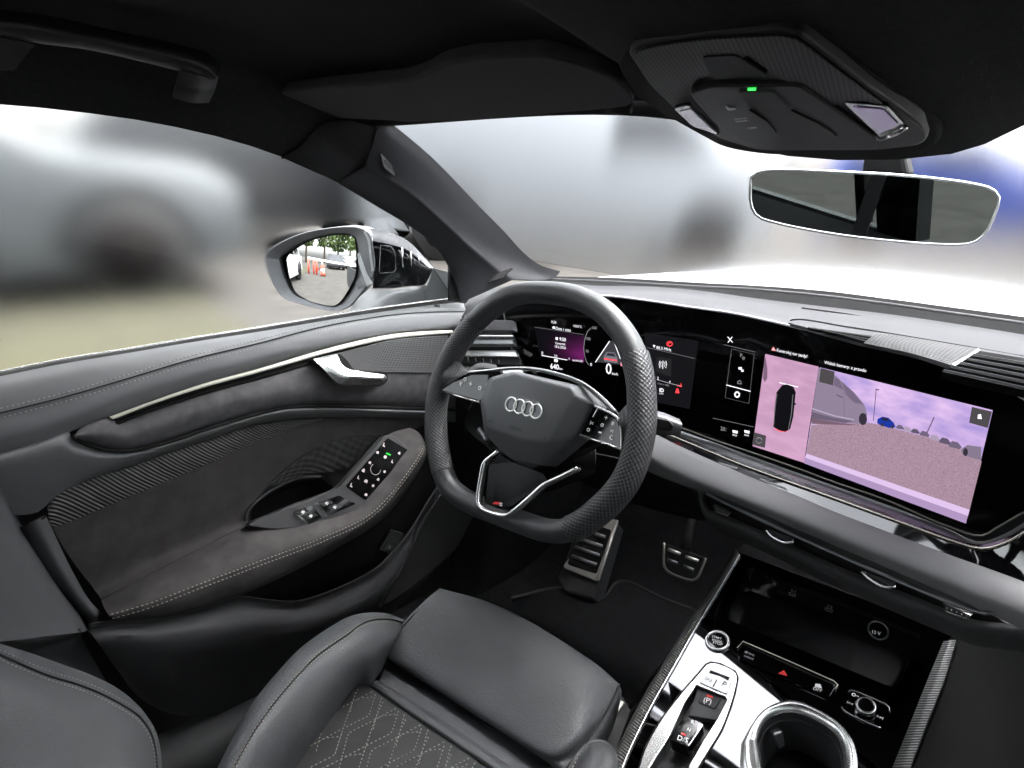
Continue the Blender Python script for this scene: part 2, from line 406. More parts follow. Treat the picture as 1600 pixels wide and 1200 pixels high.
loft('header_trim', [[V((-.36, -.005, .43)), V((.1, .03, .43)), V((.37, .02, .43))], [V((-.34, .0, .371)), V((.1, .035, .388)), V((.37, .0, .356))], [V((-.34, .02, .373)), V((.1, .055, .39)), V((.37, .02, .358))]], LINER, t, 20, 3)
# small black sail trim at the pillar's foot
sp_ = [X(703, 405, -.425), X(712, 418, -.425), X(742, 456, -.405), X(728, 474, -.40), X(703, 470, -.425)]
prism('sail_trim', sp_, RUB, t, .012)

# body shell behind the trim, both sides
SHELL = mat('body_shell', (.012, .012, .012), .8)
sheet('door_shell', [V((-.475, -2.1, -.66)), V((-.475, .76, -.66)), V((-.475, .76, .03)), V((-.46, .3, .035)), V((-.46, -2.1, .055))], SHELL, .02, kind='structure')
sheet('kick_panel', [V((-.405, .22, -.66)), V((-.405, .78, -.66)), V((-.405, .78, .0)), V((-.405, .45, .05)), V((-.405, .30, .03))], CARPET, .01, kind='structure')
PDR = empty('passenger_door', (1.16, -.3, -.6), 'dark passenger door added to block side light, with window frame reflected in the rear view mirror', 'car door')
prism('door_panel', [V((1.17, -1.9, -.66)), V((1.17, .78, -.66)), V((1.17, .5, .03)), V((1.17, -1.9, .08))], VINYL, PDR, .03)  # panel added to keep light from the passenger side out
prism('armrest', [V((1.12, -.45, -.2)), V((1.12, .1, -.16)), V((1.17, .1, -.16)), V((1.17, -.45, -.2))], SUEDED, PDR, .06)
prism('door_pillar', [V((1.165, -.66, .05)), V((1.165, -.54, .05)), V((1.13, -.58, .40)), V((1.13, -.74, .40))], LINER, PDR, .04)
prism('window_divider', [V((1.168, -.735, .06)), V((1.168, -.70, .06)), V((1.135, -.79, .40)), V((1.135, -.82, .40))], RUB, PDR, .02)
PS = empty('passenger_seat', (.76, -.75, -.6), 'dark passenger seat reflected in the rear view mirror', 'car seat')
loft('backrest', [[V((.50, -.80, -.35)), V((.50, -.92, -.05)), V((.54, -1.00, .16))], [V((.58, -.80, -.35)), V((.58, -.94, -.05)), V((.60, -1.03, .17))], [V((.76, -.84, -.35)), V((.76, -.96, -.05)), V((.76, -1.04, .18))], [V((.94, -.80, -.35)), V((.94, -.94, -.05)), V((.92, -1.03, .17))], [V((1.02, -.80, -.35)), V((1.02, -.92, -.05)), V((.98, -1.00, .16))]], LEA, PS, 16, 5, .06)
loft('headrest', [[V((.64, -1.06, .19)), V((.63, -1.06, .28)), V((.66, -1.07, .36))], [V((.70, -1.03, .18)), V((.70, -1.02, .28)), V((.71, -1.04, .38))], [V((.82, -1.03, .18)), V((.82, -1.02, .28)), V((.81, -1.04, .38))], [V((.88, -1.06, .19)), V((.89, -1.06, .28)), V((.86, -1.07, .36))]], LEA, PS, 12, 5, .07)
loft('cushion', [[V((.50, -.78, -.36)), V((.50, -.1, -.33)), V((.5, -.06, -.45))], [V((.60, -.78, -.40)), V((.60, -.1, -.36)), V((.6, -.05, -.45))], [V((.92, -.78, -.40)), V((.92, -.1, -.36)), V((.92, -.05, -.45))], [V((1.02, -.78, -.36)), V((1.02, -.1, -.33)), V((1.02, -.06, -.45))]], LEA, PS, 16, 5, .06)
_bp = [V((-.445, -.60, .0)), V((-.445, -.80, .0)), V((-.40, -.86, .44)), V((-.40, -.68, .44))]
prism('centre_pillar', _bp, LINER, None, .04, (1, 0, 0), label='dark upper centre pillar behind the driver door window', cat='pillar')
BE = empty('rear_bench', (.37, -1.75, -.6), 'dark rear bench behind the front seats, added to block low sky, seen only in reflections', 'car seat')
loft('bench_back', [[V((-.4, -1.62, -.3)), V((.37, -1.62, -.3)), V((1.15, -1.62, -.3))], [V((-.4, -1.80, .12)), V((.37, -1.82, .14)), V((1.15, -1.80, .12))], [V((-.4, -1.95, .13)), V((.37, -1.97, .15)), V((1.15, -1.95, .13))]], LEA, BE, 16, 5, .05)  # bench added to hide the low sky from the glossy parts
loft('bench_cushion', [[V((-.4, -1.62, -.3)), V((.37, -1.62, -.32)), V((1.15, -1.62, -.3))], [V((-.4, -1.2, -.28)), V((.37, -1.2, -.3)), V((1.15, -1.2, -.28))], [V((-.4, -1.15, -.5)), V((.37, -1.15, -.5)), V((1.15, -1.15, -.5))]], LEA, BE, 16, 4, .05)
for _x in (-.05, .80): loft('headrest', [[V((_x-.12, -1.84, .14)), V((_x-.12, -1.86, .28))], [V((_x, -1.80, .14)), V((_x, -1.82, .30))], [V((_x+.12, -1.84, .14)), V((_x+.12, -1.86, .28))]], LEA, BE, 10, 4, .06)
prism('seat_belt', [V((1.128, -.60, .36)), V((1.128, -.645, .36)), V((1.10, -.70, -.1)), V((1.10, -.655, -.1))], PLASG, PDR, .003)
# the panes: tinted, roughened to imitate background blur, clear in front of the mirror
def glassmat(name, tint, rough, clear=None):
    m = bpy.data.materials.new(name); m.use_nodes = True; t = m.node_tree; t.nodes.clear()
    g = t.nodes.new('ShaderNodeBsdfGlass' if rough < .01 else 'ShaderNodeBsdfRefraction'); g.inputs['Color'].default_value = (*tint, 1); g.inputs['IOR'].default_value = 1.45
    g.inputs['Roughness'].default_value = rough; o = t.nodes.new('ShaderNodeOutputMaterial'); t.links.new(g.outputs[0], o.inputs[0])
    if clear:
        cy, cz, ay, az = clear
        tc = t.nodes.new('ShaderNodeTexCoord'); s = t.nodes.new('ShaderNodeSeparateXYZ'); t.links.new(tc.outputs['Object'], s.inputs[0])
        dy = nd(t, 'DIVIDE', nd(t, 'ABSOLUTE', nd(t, 'SUBTRACT', s.outputs[1], cy)), ay)
        dz = nd(t, 'DIVIDE', nd(t, 'ABSOLUTE', nd(t, 'SUBTRACT', s.outputs[2], cz)), az)
        d = nd(t, 'POWER', nd(t, 'ADD', nd(t, 'POWER', dy, 4.), nd(t, 'POWER', dz, 4.)), .25)
        mr = t.nodes.new('ShaderNodeMapRange'); mr.inputs[1].default_value = .86; mr.inputs[2].default_value = 1.05
        mr.inputs[3].default_value = .0; mr.inputs[4].default_value = rough
        t.links.new(d, mr.inputs[0]); t.links.new(mr.outputs[0], g.inputs['Roughness'])
    return m
GW = glassmat('blurring_side_glass', (.94, .95, .95), .17, (.045, .135, .185, .085))
GF = glassmat('blurring_windscreen', (.94, .95, .96), .10)
prism('door_window', [V((1.16, -1.9, .06)), V((1.16, .3, .04)), V((1.13, -.1, .40)), V((1.13, -1.9, .42))], glassmat('tinted_glass', (.62, .64, .63), .0), PDR, .004)
sheet('side_window_pane', [V((-.455, -1.1, .02)), V((-.455, .30, .02)), V((-.425, .06, .30)), V((-.418, -.05, .36)), V((-.415, -.3, .40)), V((-.415, -1.1, .41))], GW, .004,
      label='driver window pane roughened to blur the view, with a clear patch in front of the wing mirror', cat='window pane')
sheet('windscreen_pane', [V((-1.2, 1.05, .0027)), V((1.94, 1.05, .0027)), V((1.26, .03, .42)), V((-.52, .03, .42))], GF, .004,
      label='windscreen pane roughened to blur the view, between the dashboard and the white bonnet', cat='window pane')
# ------------------------------------------------------------------ driver's door
D = empty('driver_door', (-.42, -.1, -.6), 'dark grey driver door with suede armrest, ribbed trim and a pale light strip', 'car door')
rx = lambda pts, x: [X(p[0], p[1], x if len(p) == 2 else p[2]) for p in pts]
r_glass = [(-60, 594), (0, 582), (100, 562), (200, 546), (300, 529), (400, 513), (550, 488), (640, 475), (700, 468), (722, 466)]
r_seal = [(-60, 600), (0, 588), (100, 568), (200, 551.5), (300, 534.5), (400, 519), (550, 494), (640, 481), (700, 474), (724, 472)]
r_st = [(-60, 660), (0, 646), (100, 621), (200, 592), (300, 562), (400, 538), (500, 512), (580, 497), (650, 489), (728, 487)]
r_e = [(-60, 698), (0, 682), (100, 655), (200, 617), (300, 586), (400, 560), (500, 536), (600, 518), (700, 508), (728, 506)]
r_ls = [(-60, 730), (0, 712), (100, 678), (171, 651), (250, 622), (325, 597), (400, 577), (480, 553), (544, 536), (607, 523), (671, 517), (706, 516)]
r_ll = [(176, 655.5), (252, 627), (327, 603), (402, 583), (482, 560), (546, 543), (609, 530), (672, 523), (706, 521)]
def ext(r, n=230):   # carry a line on beyond the picture's edge
    (a, b), (c, d) = r[0][:2], r[1][:2]; l = math.hypot(c-a, d-b)
    return [(a-(c-a)/l*n, b-(d-b)/l*n) + tuple(r[0][2:])] + r
r_glass, r_seal, r_st, r_e, r_ls0 = ext(r_glass), ext(r_seal), ext(r_st), ext(r_e), ext(r_ls)
loft('window_seal', [rx(r_glass, -.452), rx([(a, b+1.5) for a, b in r_glass], -.447), rx(r_seal, -.442)], RUB, D, 60, 3)
tube('chrome_trim', rx([(a, b-.5) for a, b in r_glass], -.453), .0022, SATIN, D, res=60)
loft('upper_panel', [rx(r_seal, -.440), rx([(a*.7+c*.3, b*.7+d*.3) for (a, b), (c, d) in zip(r_seal, r_st)], -.425), rx(r_st, -.405),
     rx(r_e, -.392), rx(r_ls0, -.397)], VINYL, D, 70, 5)
sp = [p + (CAM-p).normalized()*.0022 for p in crs(rx(r_st, -.405), 120)]
dn = V((0, 0, 1))
stitches('stitching', [p + V((-.002, 0, .0055)) for p in sp], THRD, D, .0058, .0044, .0011)
stitches('stitching', [p + V((.002, 0, -.0050)) for p in sp], THRD, D, .0058, .0044, .0011)
tube('seam', [p + V((-.001, 0, .0003)) for p in sp], .0009, RUB, D, ns=6)
tube('lock_pin', [X(683, 480, -.425), X(683, 480, -.425)+V((0, 0, .004))], .006, PLAS, D)
# light strip
ls0 = rx(r_ls[3:], -.392); ls1 = rx(r_ll, -.386)
loft('light_strip', [ls0, [a.lerp(b, .5)+V((.0035, 0, .001)) for a, b in zip(crs(ls0, 30), crs(ls1, 30))], ls1], CREAM, D, 60, 3)
loft('strip_groove', [ls1, rx([(a-3, b+5) for a, b in r_ll], -.394), rx([(a-2, b+9) for a, b in r_ll], -.388)], RUB, D, 50, 3)
# suede inlay under the strip
top = [(117, 680), (123, 671), (140, 661), (171, 652.5), (182, 660), (200, 655), (258, 634), (332, 610), (406, 590), (488, 566), (552, 549), (612, 536), (674, 528), (712, 526)]
low = [(118, 682), (124, 687), (140, 693), (170, 701), (200, 702), (250, 692), (325, 667), (400, 645), (440, 636), (500, 632), (580, 634), (640, 636), (690, 637), (712, 638)]
m1 = [(a*.5+c*.5, b*.45+d*.55) for (a, b), (c, d) in zip(top, low)]
m2 = [(a*.85+c*.15, b*.85+d*.15) for (a, b), (c, d) in zip(top, low)]
m3 = [(a*.12+c*.88, b*.12+d*.88) for (a, b), (c, d) in zip(top, low)]
loft('suede_inlay', [rx(top, -.394), rx(m2, -.385), rx(m1, -.376), rx(m3, -.383), rx(low, -.394)], SUEDE, D, 90, 5)
tube('inlay_gap', rx([(114, 680)] + [(a, b+2) for a, b in low[1:]], -.391), .0032, RUB, D, res=60, ns=8)
# roll of the door body round the inlay and down to the ribbed strip
g0 = [(-60, 722, -.402), (0, 704, -.402), (60, 685, -.401), (106, 671, -.400), (115, 688), (140, 698), (170, 706), (200, 707), (250, 697), (325, 672), (400, 650), (440, 640), (500, 637), (580, 639), (712, 643)]
g2 = [(-60, 800), (-20, 800), (20, 805), (60, 800), (80, 782), (100, 768), (125, 755), (160, 742), (200, 730), (300, 696), (400, 664), (460, 655), (520, 652), (600, 652), (712, 660)]
g0 = ext(g0); g2 = [(-290, 800)] + g2
g1 = [(p[0]*.5+c*.5, p[1]*.5+d*.5) for p, (c, d) in zip(g0, g2)]
gh = [(p[0]*.85+c*.15, p[1]*.85+d*.15) for p, (c, d) in zip(g0, g2)]
loft('door_body', [rx(g0, -.394), rx(gh, -.382), rx(g1, -.386), rx(g2, -.404)], VINYL, D, 90, 5)
# rear edge strip of the door below the body
e1 = [(35, 822), (62, 872), (112, 942), (143, 972), (158, 990)]; e2 = [(72, 806), (84, 832), (112, 890), (140, 938), (165, 963)]
loft('rear_edge', [rx([(a-14, b+4) for a, b in e1], -.43), rx(e1, -.395), rx([((a+c)/2, (b+d)/2) for (a, b), (c, d) in zip(e1, e2)], -.385), rx(e2, -.392)], PLASG, D, 24, 4)
tube('panel_gap', rx([(36, 821), (55, 815), (72, 807)], -.389), .0016, RUB, D, res=12, ns=6)
# ribbed strip: ridges across it by bump, hollows darkened in the colour
rt = [(74, 793), (85, 778), (125, 756), (160, 743), (200, 731), (300, 697), (400, 665), (460, 656), (505, 653)]
rb = [(80, 825), (95, 821), (125, 809), (160, 794), (200, 777), (300, 735), (400, 692), (460, 672), (505, 655)]
RIB = uvmat('ribbed_trim', (.008, .008, .008), (.085, .082, .08), .55, 165, -150, 'rib', 1., .0016)
loft('ribbed_strip', [rx(rt, -.402), rx([((a+c)/2, (b+d)/2) for (a, b), (c, d) in zip(rt, rb)], -.399), rx(rb, -.403)], RIB, D, 90, 5)
# suede panel above the armrest
st_ = [(80, 826), (125, 809.5), (200, 777.5), (300, 735.5), (400, 692.5), (460, 672), (505, 655), (560, 652), (620, 652), (680, 656)]
sb_ = [(160, 938), (225, 901), (300, 863), (382, 822), (389, 797), (425, 766), (465, 748), (500, 747), (524, 761), (606, 682)]
sm_ = [((a+c)/2, (b+d)/2+4) for (a, b), (c, d) in zip(st_, sb_)]
loft('suede_panel', [rx(st_, -.405), rx(sm_, -.415), rx([(a*.12+c*.88, b*.12+d*.88) for (a, b), (c, d) in zip(st_, sb_)], -.42), rx([(*p, x) for p, x in zip(sb_, (-.405, -.405, -.405, -.405, -.415, -.425, -.43, -.43, -.425, -.41))], 0)], SUEDED, D, 70, 6)
HEX = uvmat('embossed_plastic', (.016, .016, .016), (.024, .024, .024), .55, 50, 45, 'diamond', .5, .003)
loft('embossed_panel', [rx([(420, 758), (445, 736), (490, 702), (540, 684), (600, 678)], -.407), rx([(440, 758), (480, 741), (530, 735), (560, 722), (604, 683)], -.409)], HEX, D, 30, 8, .002)
# grip pocket behind the switch plate
loft('grip_pocket', [rx([(386, 819), (389, 795), (425, 764), (465, 745), (502, 744), (528, 762)], -.425), rx([(392, 819), (400, 805), (430, 785), (465, 775), (500, 765), (526, 764)], -.49),
     rx([(386, 822), (410, 818), (440, 806), (470, 795), (500, 782), (528, 766)], -.45)], RUB, D, 24, 4)
tube('pocket_lip', rx([(382, 822), (383, 812), (389, 796), (404, 781), (425, 766), (465, 747), (500, 745)], -.413), .0028, PLAS, D, res=30, ns=8)
# armrest
a0 = [(158, 937, -.407), (225, 901, -.407), (300, 863, -.407), (382, 822, -.407), (455, 792, -.40), (525, 764, -.395), (602, 682, -.385), (640, 668, -.39)]
a1 = [(163, 950, -.38), (228, 918, -.372), (305, 882, -.368), (390, 843, -.365), (470, 816, -.368), (540, 782, -.366), (632, 690, -.368), (652, 674, -.376)]
a2 = [(168, 958, -.36), (230, 934, -.348), (308, 903, -.343), (400, 864, -.34), (490, 828, -.343), (560, 797, -.344), (648, 700, -.352), (660, 684, -.364)]
a3 = [(172, 963, -.352), (232, 946, -.338), (310, 916, -.333), (410, 878, -.330), (510, 840, -.329), (585, 801, -.330), (655, 714, -.338), (664, 692, -.36)]
a4 = [(180, 967, -.355), (250, 962, -.342), (330, 943, -.338), (425, 907, -.337), (525, 856, -.338), (600, 808, -.342), (662, 722, -.352), (667, 700, -.37)]
a5 = [(182, 966, -.39), (252, 960, -.39), (330, 940, -.39), (425, 903, -.39), (525, 850, -.39), (600, 800, -.39), (660, 716, -.39), (665, 698, -.39)]
ar = loft('armrest', [rx(a, 0) for a in (a0, a1, a2, a3, a4, a5)], SUEDED, D, 70, 5)
sp = [p + (CAM-p).normalized()*.002 for p in crs(rx(a3, 0), 120)]
stitches('stitching', [p + V((-.0005, 0, .0025)) for p in sp], THRC, ar, .0062, .0045, .0008)
stitches('stitching', [p + V((.0008, 0, -.0040)) for p in sp], THRC, ar, .0062, .0045, .0008)
tube('crease', [p + (CAM-p).normalized()*.001 for p in rx(a0[:4], 0)], .0008, RUB, ar, res=30, ns=5)
# switch plate on the armrest
pa, pb, pc = X(420, 826, -.375), X(600, 684, -.378), X(556, 790, -.352)
SW = Plane((pb-pa).cross(pc-pa) if (pb-pa).cross(pc-pa).z > 0 else -(pb-pa).cross(pc-pa), pc + V((0, 0, .013)))
f = lambda pts, l=0: [SW(a, b, l) for a, b in pts]
SWP = mat('switch_plate', (.045, .045, .047), .45, var=.05)
sw = prism('switch_plate', fillet(f([(384, 821), (455, 791), (527, 765), (602, 681), (612, 679), (641, 701), (641, 714), (576, 791), (522, 809), (475, 824), (425, 827)]), .012), SWP, D, .022, SW.n, .0015, 3)
tp = prism('touch_panel', fillet(f([(606, 684), (637, 703), (633, 713), (571, 782), (540, 760)], .0012), .004), mat('touch_black', (.003, .003, .003), .2, spec=.08), D, .003, SW.n, .0004)
ico = [(600, 695), (590, 707), (624, 708), (602, 714), (613, 721), (578, 723), (568, 735), (601, 737), (560, 746), (572, 752), (591, 749), (583, 759), (549, 758), (572, 773)]
dx = (SW(637, 703)-SW(606, 684)).normalized(); dy = SW.n.cross(dx)
IC = mat('icon_print', (.55, .48, .47), .5, emit=(1, .88, .86), es=.05)
for i, (a, b) in enumerate(ico):
    c = SW(a, b, .0017); s = .0027 if i % 3 else .0034
    if i % 4 == 0:   # seat
        q = [(-.6, 1), (-.2, 1), (.1, -.2), (.9, -.4), (.9, -.9), (-.4, -.9)]
    elif i % 4 == 1: q = [(-.9, -.7), (-.9, .4), (-.3, .9), (.5, .9), (.9, .2), (.9, -.7)]
    elif i % 4 == 2: q = [(-.8, -.8), (-.8, .3), (-.4, .3), (-.4, .9), (.4, .9), (.4, .3), (.8, .3), (.8, -.8)]
    else: q = [(-.9, 0), (-.5, .8), (.5, .8), (.9, 0), (.5, -.8), (-.5, -.8)]
    prism('icon', [c + dx*(x*s) + dy*(y*s) for x, y in q], IC, tp, .0003, SW.n)
prism('indicator', f([(604, 707), (611, 710), (610, 712), (603, 709)], .0018), S_GREEN, tp, .0004, SW.n)
tube('dial_ring', ringpts(SW(587, 733, .0016), SW.n, .010, 20, 2.6, 6.6, dx), .0004, IC, tp, ns=5)
ins = prism('switch_bed', fillet(f([(458, 800), (530, 774), (556, 787), (481, 820)], .0008), .003), GLOSS, D, .004, SW.n)
for q in ([(461, 801), (477, 795), (485, 799), (470, 805.5)], [(473, 807), (489, 801), (498, 805.5), (482, 812)], [(499, 787), (514, 781.5), (522, 785.5), (507, 792)], [(511, 793), (526, 787.5), (535, 792), (520, 798)]):
    k = prism('window_switch', fillet(f(q, .0065), .002), PLAS, D, .006, SW.n, .001)
    c = sum(f(q, .0068), V())/4
    for u0 in (-1, 1): prism('icon', [c + dx*(x*.0028) + dy*(y*.0028) for x, y in ((-.9, -.7), (-.9, .3), (-.2, .9), (.9, .9), (.9, -.7))], WHITE, k, .0003, SW.n); break
    tube('frame', [c + dx*(x*.0016) + dy*(y*.0016) for x, y in ((-.7, -.1), (0, .5), (.7, .5), (.7, -.1))], .0003, DARKP, k, closed=True, ns=4)
prism('switch_divider', f([(488, 789), (498, 785.5), (512, 806), (504, 809.5)], .002), SWP, D, .004, SW.n, .0005)
# speaker grille and inner handle
GR = uvmat('speaker_mesh', (.003, .003, .003), (.075, .075, .078), .5, 150, 150, 'mesh', 1., .001)
gt = [(529, 552), (560, 544), (609, 532), (650, 527), (700, 524)]; gb = [(553, 577), (580, 580), (610, 582), (650, 582.5), (700, 583)]
loft('speaker_grille', [rx(gt, -.3805), rx([((a+c)/2, (b+d)/2) for (a, b), (c, d) in zip(gt, gb)], -.377), rx(gb, -.3735)], GR, D, 50, 6, .002)
HP = Plane((1, -.12, .25), X(560, 585, -.362))
hb = prism('handle_bezel', fillet([HP(a, b, -.004) for a, b in [(484, 563), (528, 551), (540, 560), (552, 577), (607, 584), (605, 597), (595, 604), (530, 603), (518, 596)]], .006), RUB, D, .012, HP.n)
hd = empty  # (name kept free)
h1 = [(488, 560, -.372), (505, 572, -.366), (525, 588, -.356), (560, 593, -.348), (604, 595, -.345)]
loft('door_handle', [rx([(490, 561, -.376), (510, 556, -.376), (527, 553, -.374)], 0), rx([(496, 567, -.366), (513, 562, -.364), (529, 559, -.364)], 0),
     rx([(506, 577, -.360), (520, 573, -.357), (535, 570, -.359)], 0), rx([(520, 592, -.354), (532, 584, -.349), (545, 577, -.354)], 0),
     rx([(530, 599, -.35), (545, 588, -.343), (556, 579, -.350)], 0), rx([(555, 601, -.348), (562, 590, -.341), (570, 581.5, -.348)], 0),
     rx([(592, 600, -.346), (596, 592, -.340), (601, 586, -.346)], 0), rx([(601, 596, -.348), (604, 592, -.345), (605, 588, -.348)], 0)], SATIN, D, 14, 5, .004)
# map pocket, lower panel, front grille
lip = [(140, 975, -.36), (180, 969, -.352), (250, 964, -.345), (330, 946, -.342), (370, 932, -.338), (420, 937, -.33), (460, 939, -.328), (495, 931, -.328), (545, 911, -.33), (590, 886, -.335), (615, 861, -.34), (642, 828, -.35), (670, 782, -.36), (690, 750, -.37)]
lipo = [(a, b+9, x-.004) for a, b, x in lip]
lm = [(150, 1000, -.345), (185, 993, -.335), (260, 992, -.33), (340, 983, -.327), (385, 978, -.325), (430, 978, -.322), (470, 976, -.321), (510, 968, -.322), (560, 944, -.326), (603, 915, -.332), (626, 886, -.338), (652, 846, -.35), (680, 800, -.36), (702, 764, -.37)]
lb = [(178, 1040, -.375), (218, 1090, -.37), (270, 1116, -.37), (330, 1118, -.37), (400, 1100, -.37), (450, 1085, -.37), (500, 1060, -.37), (560, 1020, -.37), (600, 975, -.37), (640, 930, -.37), (670, 900, -.37), (700, 860, -.37), (730, 820, -.37), (745, 800, -.37)]
mb = [((a*.5+c*.5), (b*.5+d*.5), -.345) for (a, b, _), (c, d, _) in zip(lm, lb)]
loft('map_pocket_front', [rx([(a, b+3, x-.02) for a, b, x in lip], 0), rx(lip, 0), rx(lipo, 0), rx(lm, 0), rx(mb, 0), rx(lb, 0)], PLAS, D, 70, 4)
loft('map_pocket_back', [rx([(170, 960), (400, 905), (600, 800), (690, 640)], -.41), rx([(170, 1000), (400, 960), (600, 900), (720, 760)], -.41)], RUB, D, 16, 4)
tube('grille_edge', rx([(690, 770), (660, 815), (638, 862), (632, 880), (622, 897), (590, 950)], -.333), .0012, PLAS, D, res=24, ns=6)
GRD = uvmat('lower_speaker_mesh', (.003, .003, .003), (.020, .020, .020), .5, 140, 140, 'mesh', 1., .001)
loft('lower_grille', [rx([(690, 772), (662, 817), (640, 864), (624, 898), (594, 950)], -.336), rx([(745, 800), (735, 815), (725, 835), (710, 860), (640, 920)], -.34)], GRD, D, 24, 8, .003)
tb = Plane((1, -.2, .1), X(612, 850, -.385))
prism('button_frame', fillet([tb(a, b, .002) for a, b in [(611, 828), (631, 834), (616, 868), (594, 860)]], .004), PLAS, D, .006, tb.n, .001)
k = prism('tailgate_button', fillet([tb(a, b, .0045) for a, b in [(606, 846), (622, 849), (613, 864), (598, 859)]], .003), PLAS, D, .003, tb.n, .0006)
text('A', tb(605, 857, .005), tb(610, 858, .005), tb.n, GREYP, k)
# sill below the door
loft('door_sill', [[V((-.40, -1.1, -.56)), V((-.40, .14, -.56))], [V((-.36, -1.1, -.555)), V((-.36, .14, -.555))], [V((-.33, -1.1, -.57)), V((-.33, .14, -.57))], [V((-.325, -1.1, -.65)), V((-.325, .14, -.65))]], PLAS, None, 6, 4,
     label='dark plastic door sill below the driver door, beside the seat', cat='door sill')

# B-pillar trim behind the door
B = empty('centre_pillar', (-.36, -.62, -.6), 'dark plastic centre pillar trim with a lit ledge, left of the door behind the seat', 'pillar')
o_ = [(-40, 700, -.36), (-5, 775, -.36), (15, 822, -.36), (50, 875, -.36), (82, 925, -.358), (112, 966, -.352), (126, 988, -.347)]
i_ = [(-160, 760, -.30), (-100, 850, -.30), (-70, 900, -.30), (-50, 930, -.30), (-30, 955, -.298), (-15, 985, -.296), (0, 1003, -.295)]
oo = [(a+16, b-6, x-.07) for a, b, x in o_]
loft('pillar_trim', [rx(oo, 0), rx(o_, 0), rx([((a*.6+c*.4), (b*.6+d*.4), x*.6+z*.4+.01) for (a, b, x), (c, d, z) in zip(o_, i_)], 0), rx(i_, 0)], PLASG, B, 30, 5)
l0 = [(-60, 985, -.298), (0, 1000, -.30), (40, 1003, -.31), (80, 998, -.33), (126, 988, -.347)]
l1 = [(-60, 1040, -.36), (0, 1030, -.365), (40, 1022, -.372), (80, 1012, -.38), (128, 996, -.385)]
lw = [(-60, 1160, -.36), (0, 1150, -.365), (60, 1140, -.37), (110, 1120, -.378), (180, 1090, -.385)]
loft('pillar_foot', [rx([(a, b-6, x) for a, b, x in l0], 0), rx(l0, 0), rx([((a+c)/2, (b+d)/2, (x+z)/2-.004) for (a, b, x), (c, d, z) in zip(l0, l1)], 0), rx(l1, 0), rx(lw, 0)], PLASG, B, 24, 4)
# ------------------------------------------------------------------ steering wheel
tw = radians(21.4); WN = V((0, -cos(tw), sin(tw))); WU = V((1, 0, 0)); WV = V((0, sin(tw), cos(tw)))
WH = Plane(WN, (0, 0, 0))
S = empty('steering_wheel', (0, 0, 0), 'flat-bottomed black leather steering wheel with perforated grips and a ringed emblem', 'steering wheel')
z5 = lambda x, y: (640+x/2.7262, 420+y/2.7273)
mid = [(540, 100), (625, 105), (700, 119), (770, 147), (828, 185), (880, 237), (925, 300), (957, 368), (978, 445), (988, 530), (990, 620), (984, 700), (969, 775), (948, 845), (917, 910), (870, 972), (810, 1030), (750, 1077), (690, 1108), (625, 1119), (560, 1109), (490, 1085), (420, 1060), (350, 1034), (285, 1008), (220, 973), (172, 930), (145, 872), (127, 800), (115, 720), (112, 640), (118, 560), (138, 470), (166, 400), (203, 330), (238, 280), (285, 224), (335, 178), (390, 139), (445, 113), (490, 103)]
mp = [WH(*z5(*p)) for p in mid]
N = len(mp); dense = crs(mp + mp[:1], 239)[:-1] if False else None
cl = mp[-2:] + mp + mp[:3]
dd = crs(cl, 400)
# keep one closed turn
i0 = min(range(60), key=lambda i: (dd[i]-mp[0]).length); i1 = min(range(300, 401), key=lambda i: (dd[i]-mp[0]).length)
loop = even(dd[i0:i1+1], 320)
def near(px, py):
    q = WH(px, py); return min(range(len(loop)), key=lambda i: (loop[i]-q).length)
k1, k2, k3, k4 = near(992, 557), near(892, 826), near(694, 738), near(743, 502)
def seg(a, b): return loop[a:b+1] if b > a else loop[a:] + loop[1:b+1]
rim_parts = [('leather_top', seg(k4, k1), LEAW, .0160), ('perforated_grip', seg(k1, k2), PERF, .0180), ('leather_bottom', seg(k2, k3), LEAW, .0158), ('perforated_grip', seg(k3, k4), PERF, .0164)]
for nm, ps, m_, r in rim_parts:
    tube(nm, ps, r, m_, S, ns=28, ell=(1, 1.12), up=WN, caps=False)
for k in (k1, k2, k3, k4):
    tdir = (loop[(k+1) % 320]-loop[k-1]).normalized(); s_ = tdir.cross(WN).normalized()
    tube('seam', [loop[k] + s_*(cos(a)*.0158) + WN*(sin(a)*.0178) for a in [2*pi*i/26 for i in range(26)]], .0008, RUB, S, closed=True, ns=6, up=tdir)
for a, b in ((k4, k1), (k2, k3)):
    ps = seg(a, b); n_ = len(ps); cen = V((0, 0, 0))
    stitches('stitching', [p + (cen-p).normalized()*.0145 + WN*.0055 for p in ps[1:-1]], THRD, S, .0036, .0034, .0006)
for k in range(2):
    ps = [seg(k1, k2), seg(k3, k4)][k]
    stitches('stitching', [p + (-p).normalized()*.0152 + WN*.005 for p in ps], THRD, S, .0036, .0030, .0005)
z8 = lambda x, y: (660+x/5, 560+y/5)
w8 = lambda pts, l: [WH(*z8(*p), l) for p in pts]
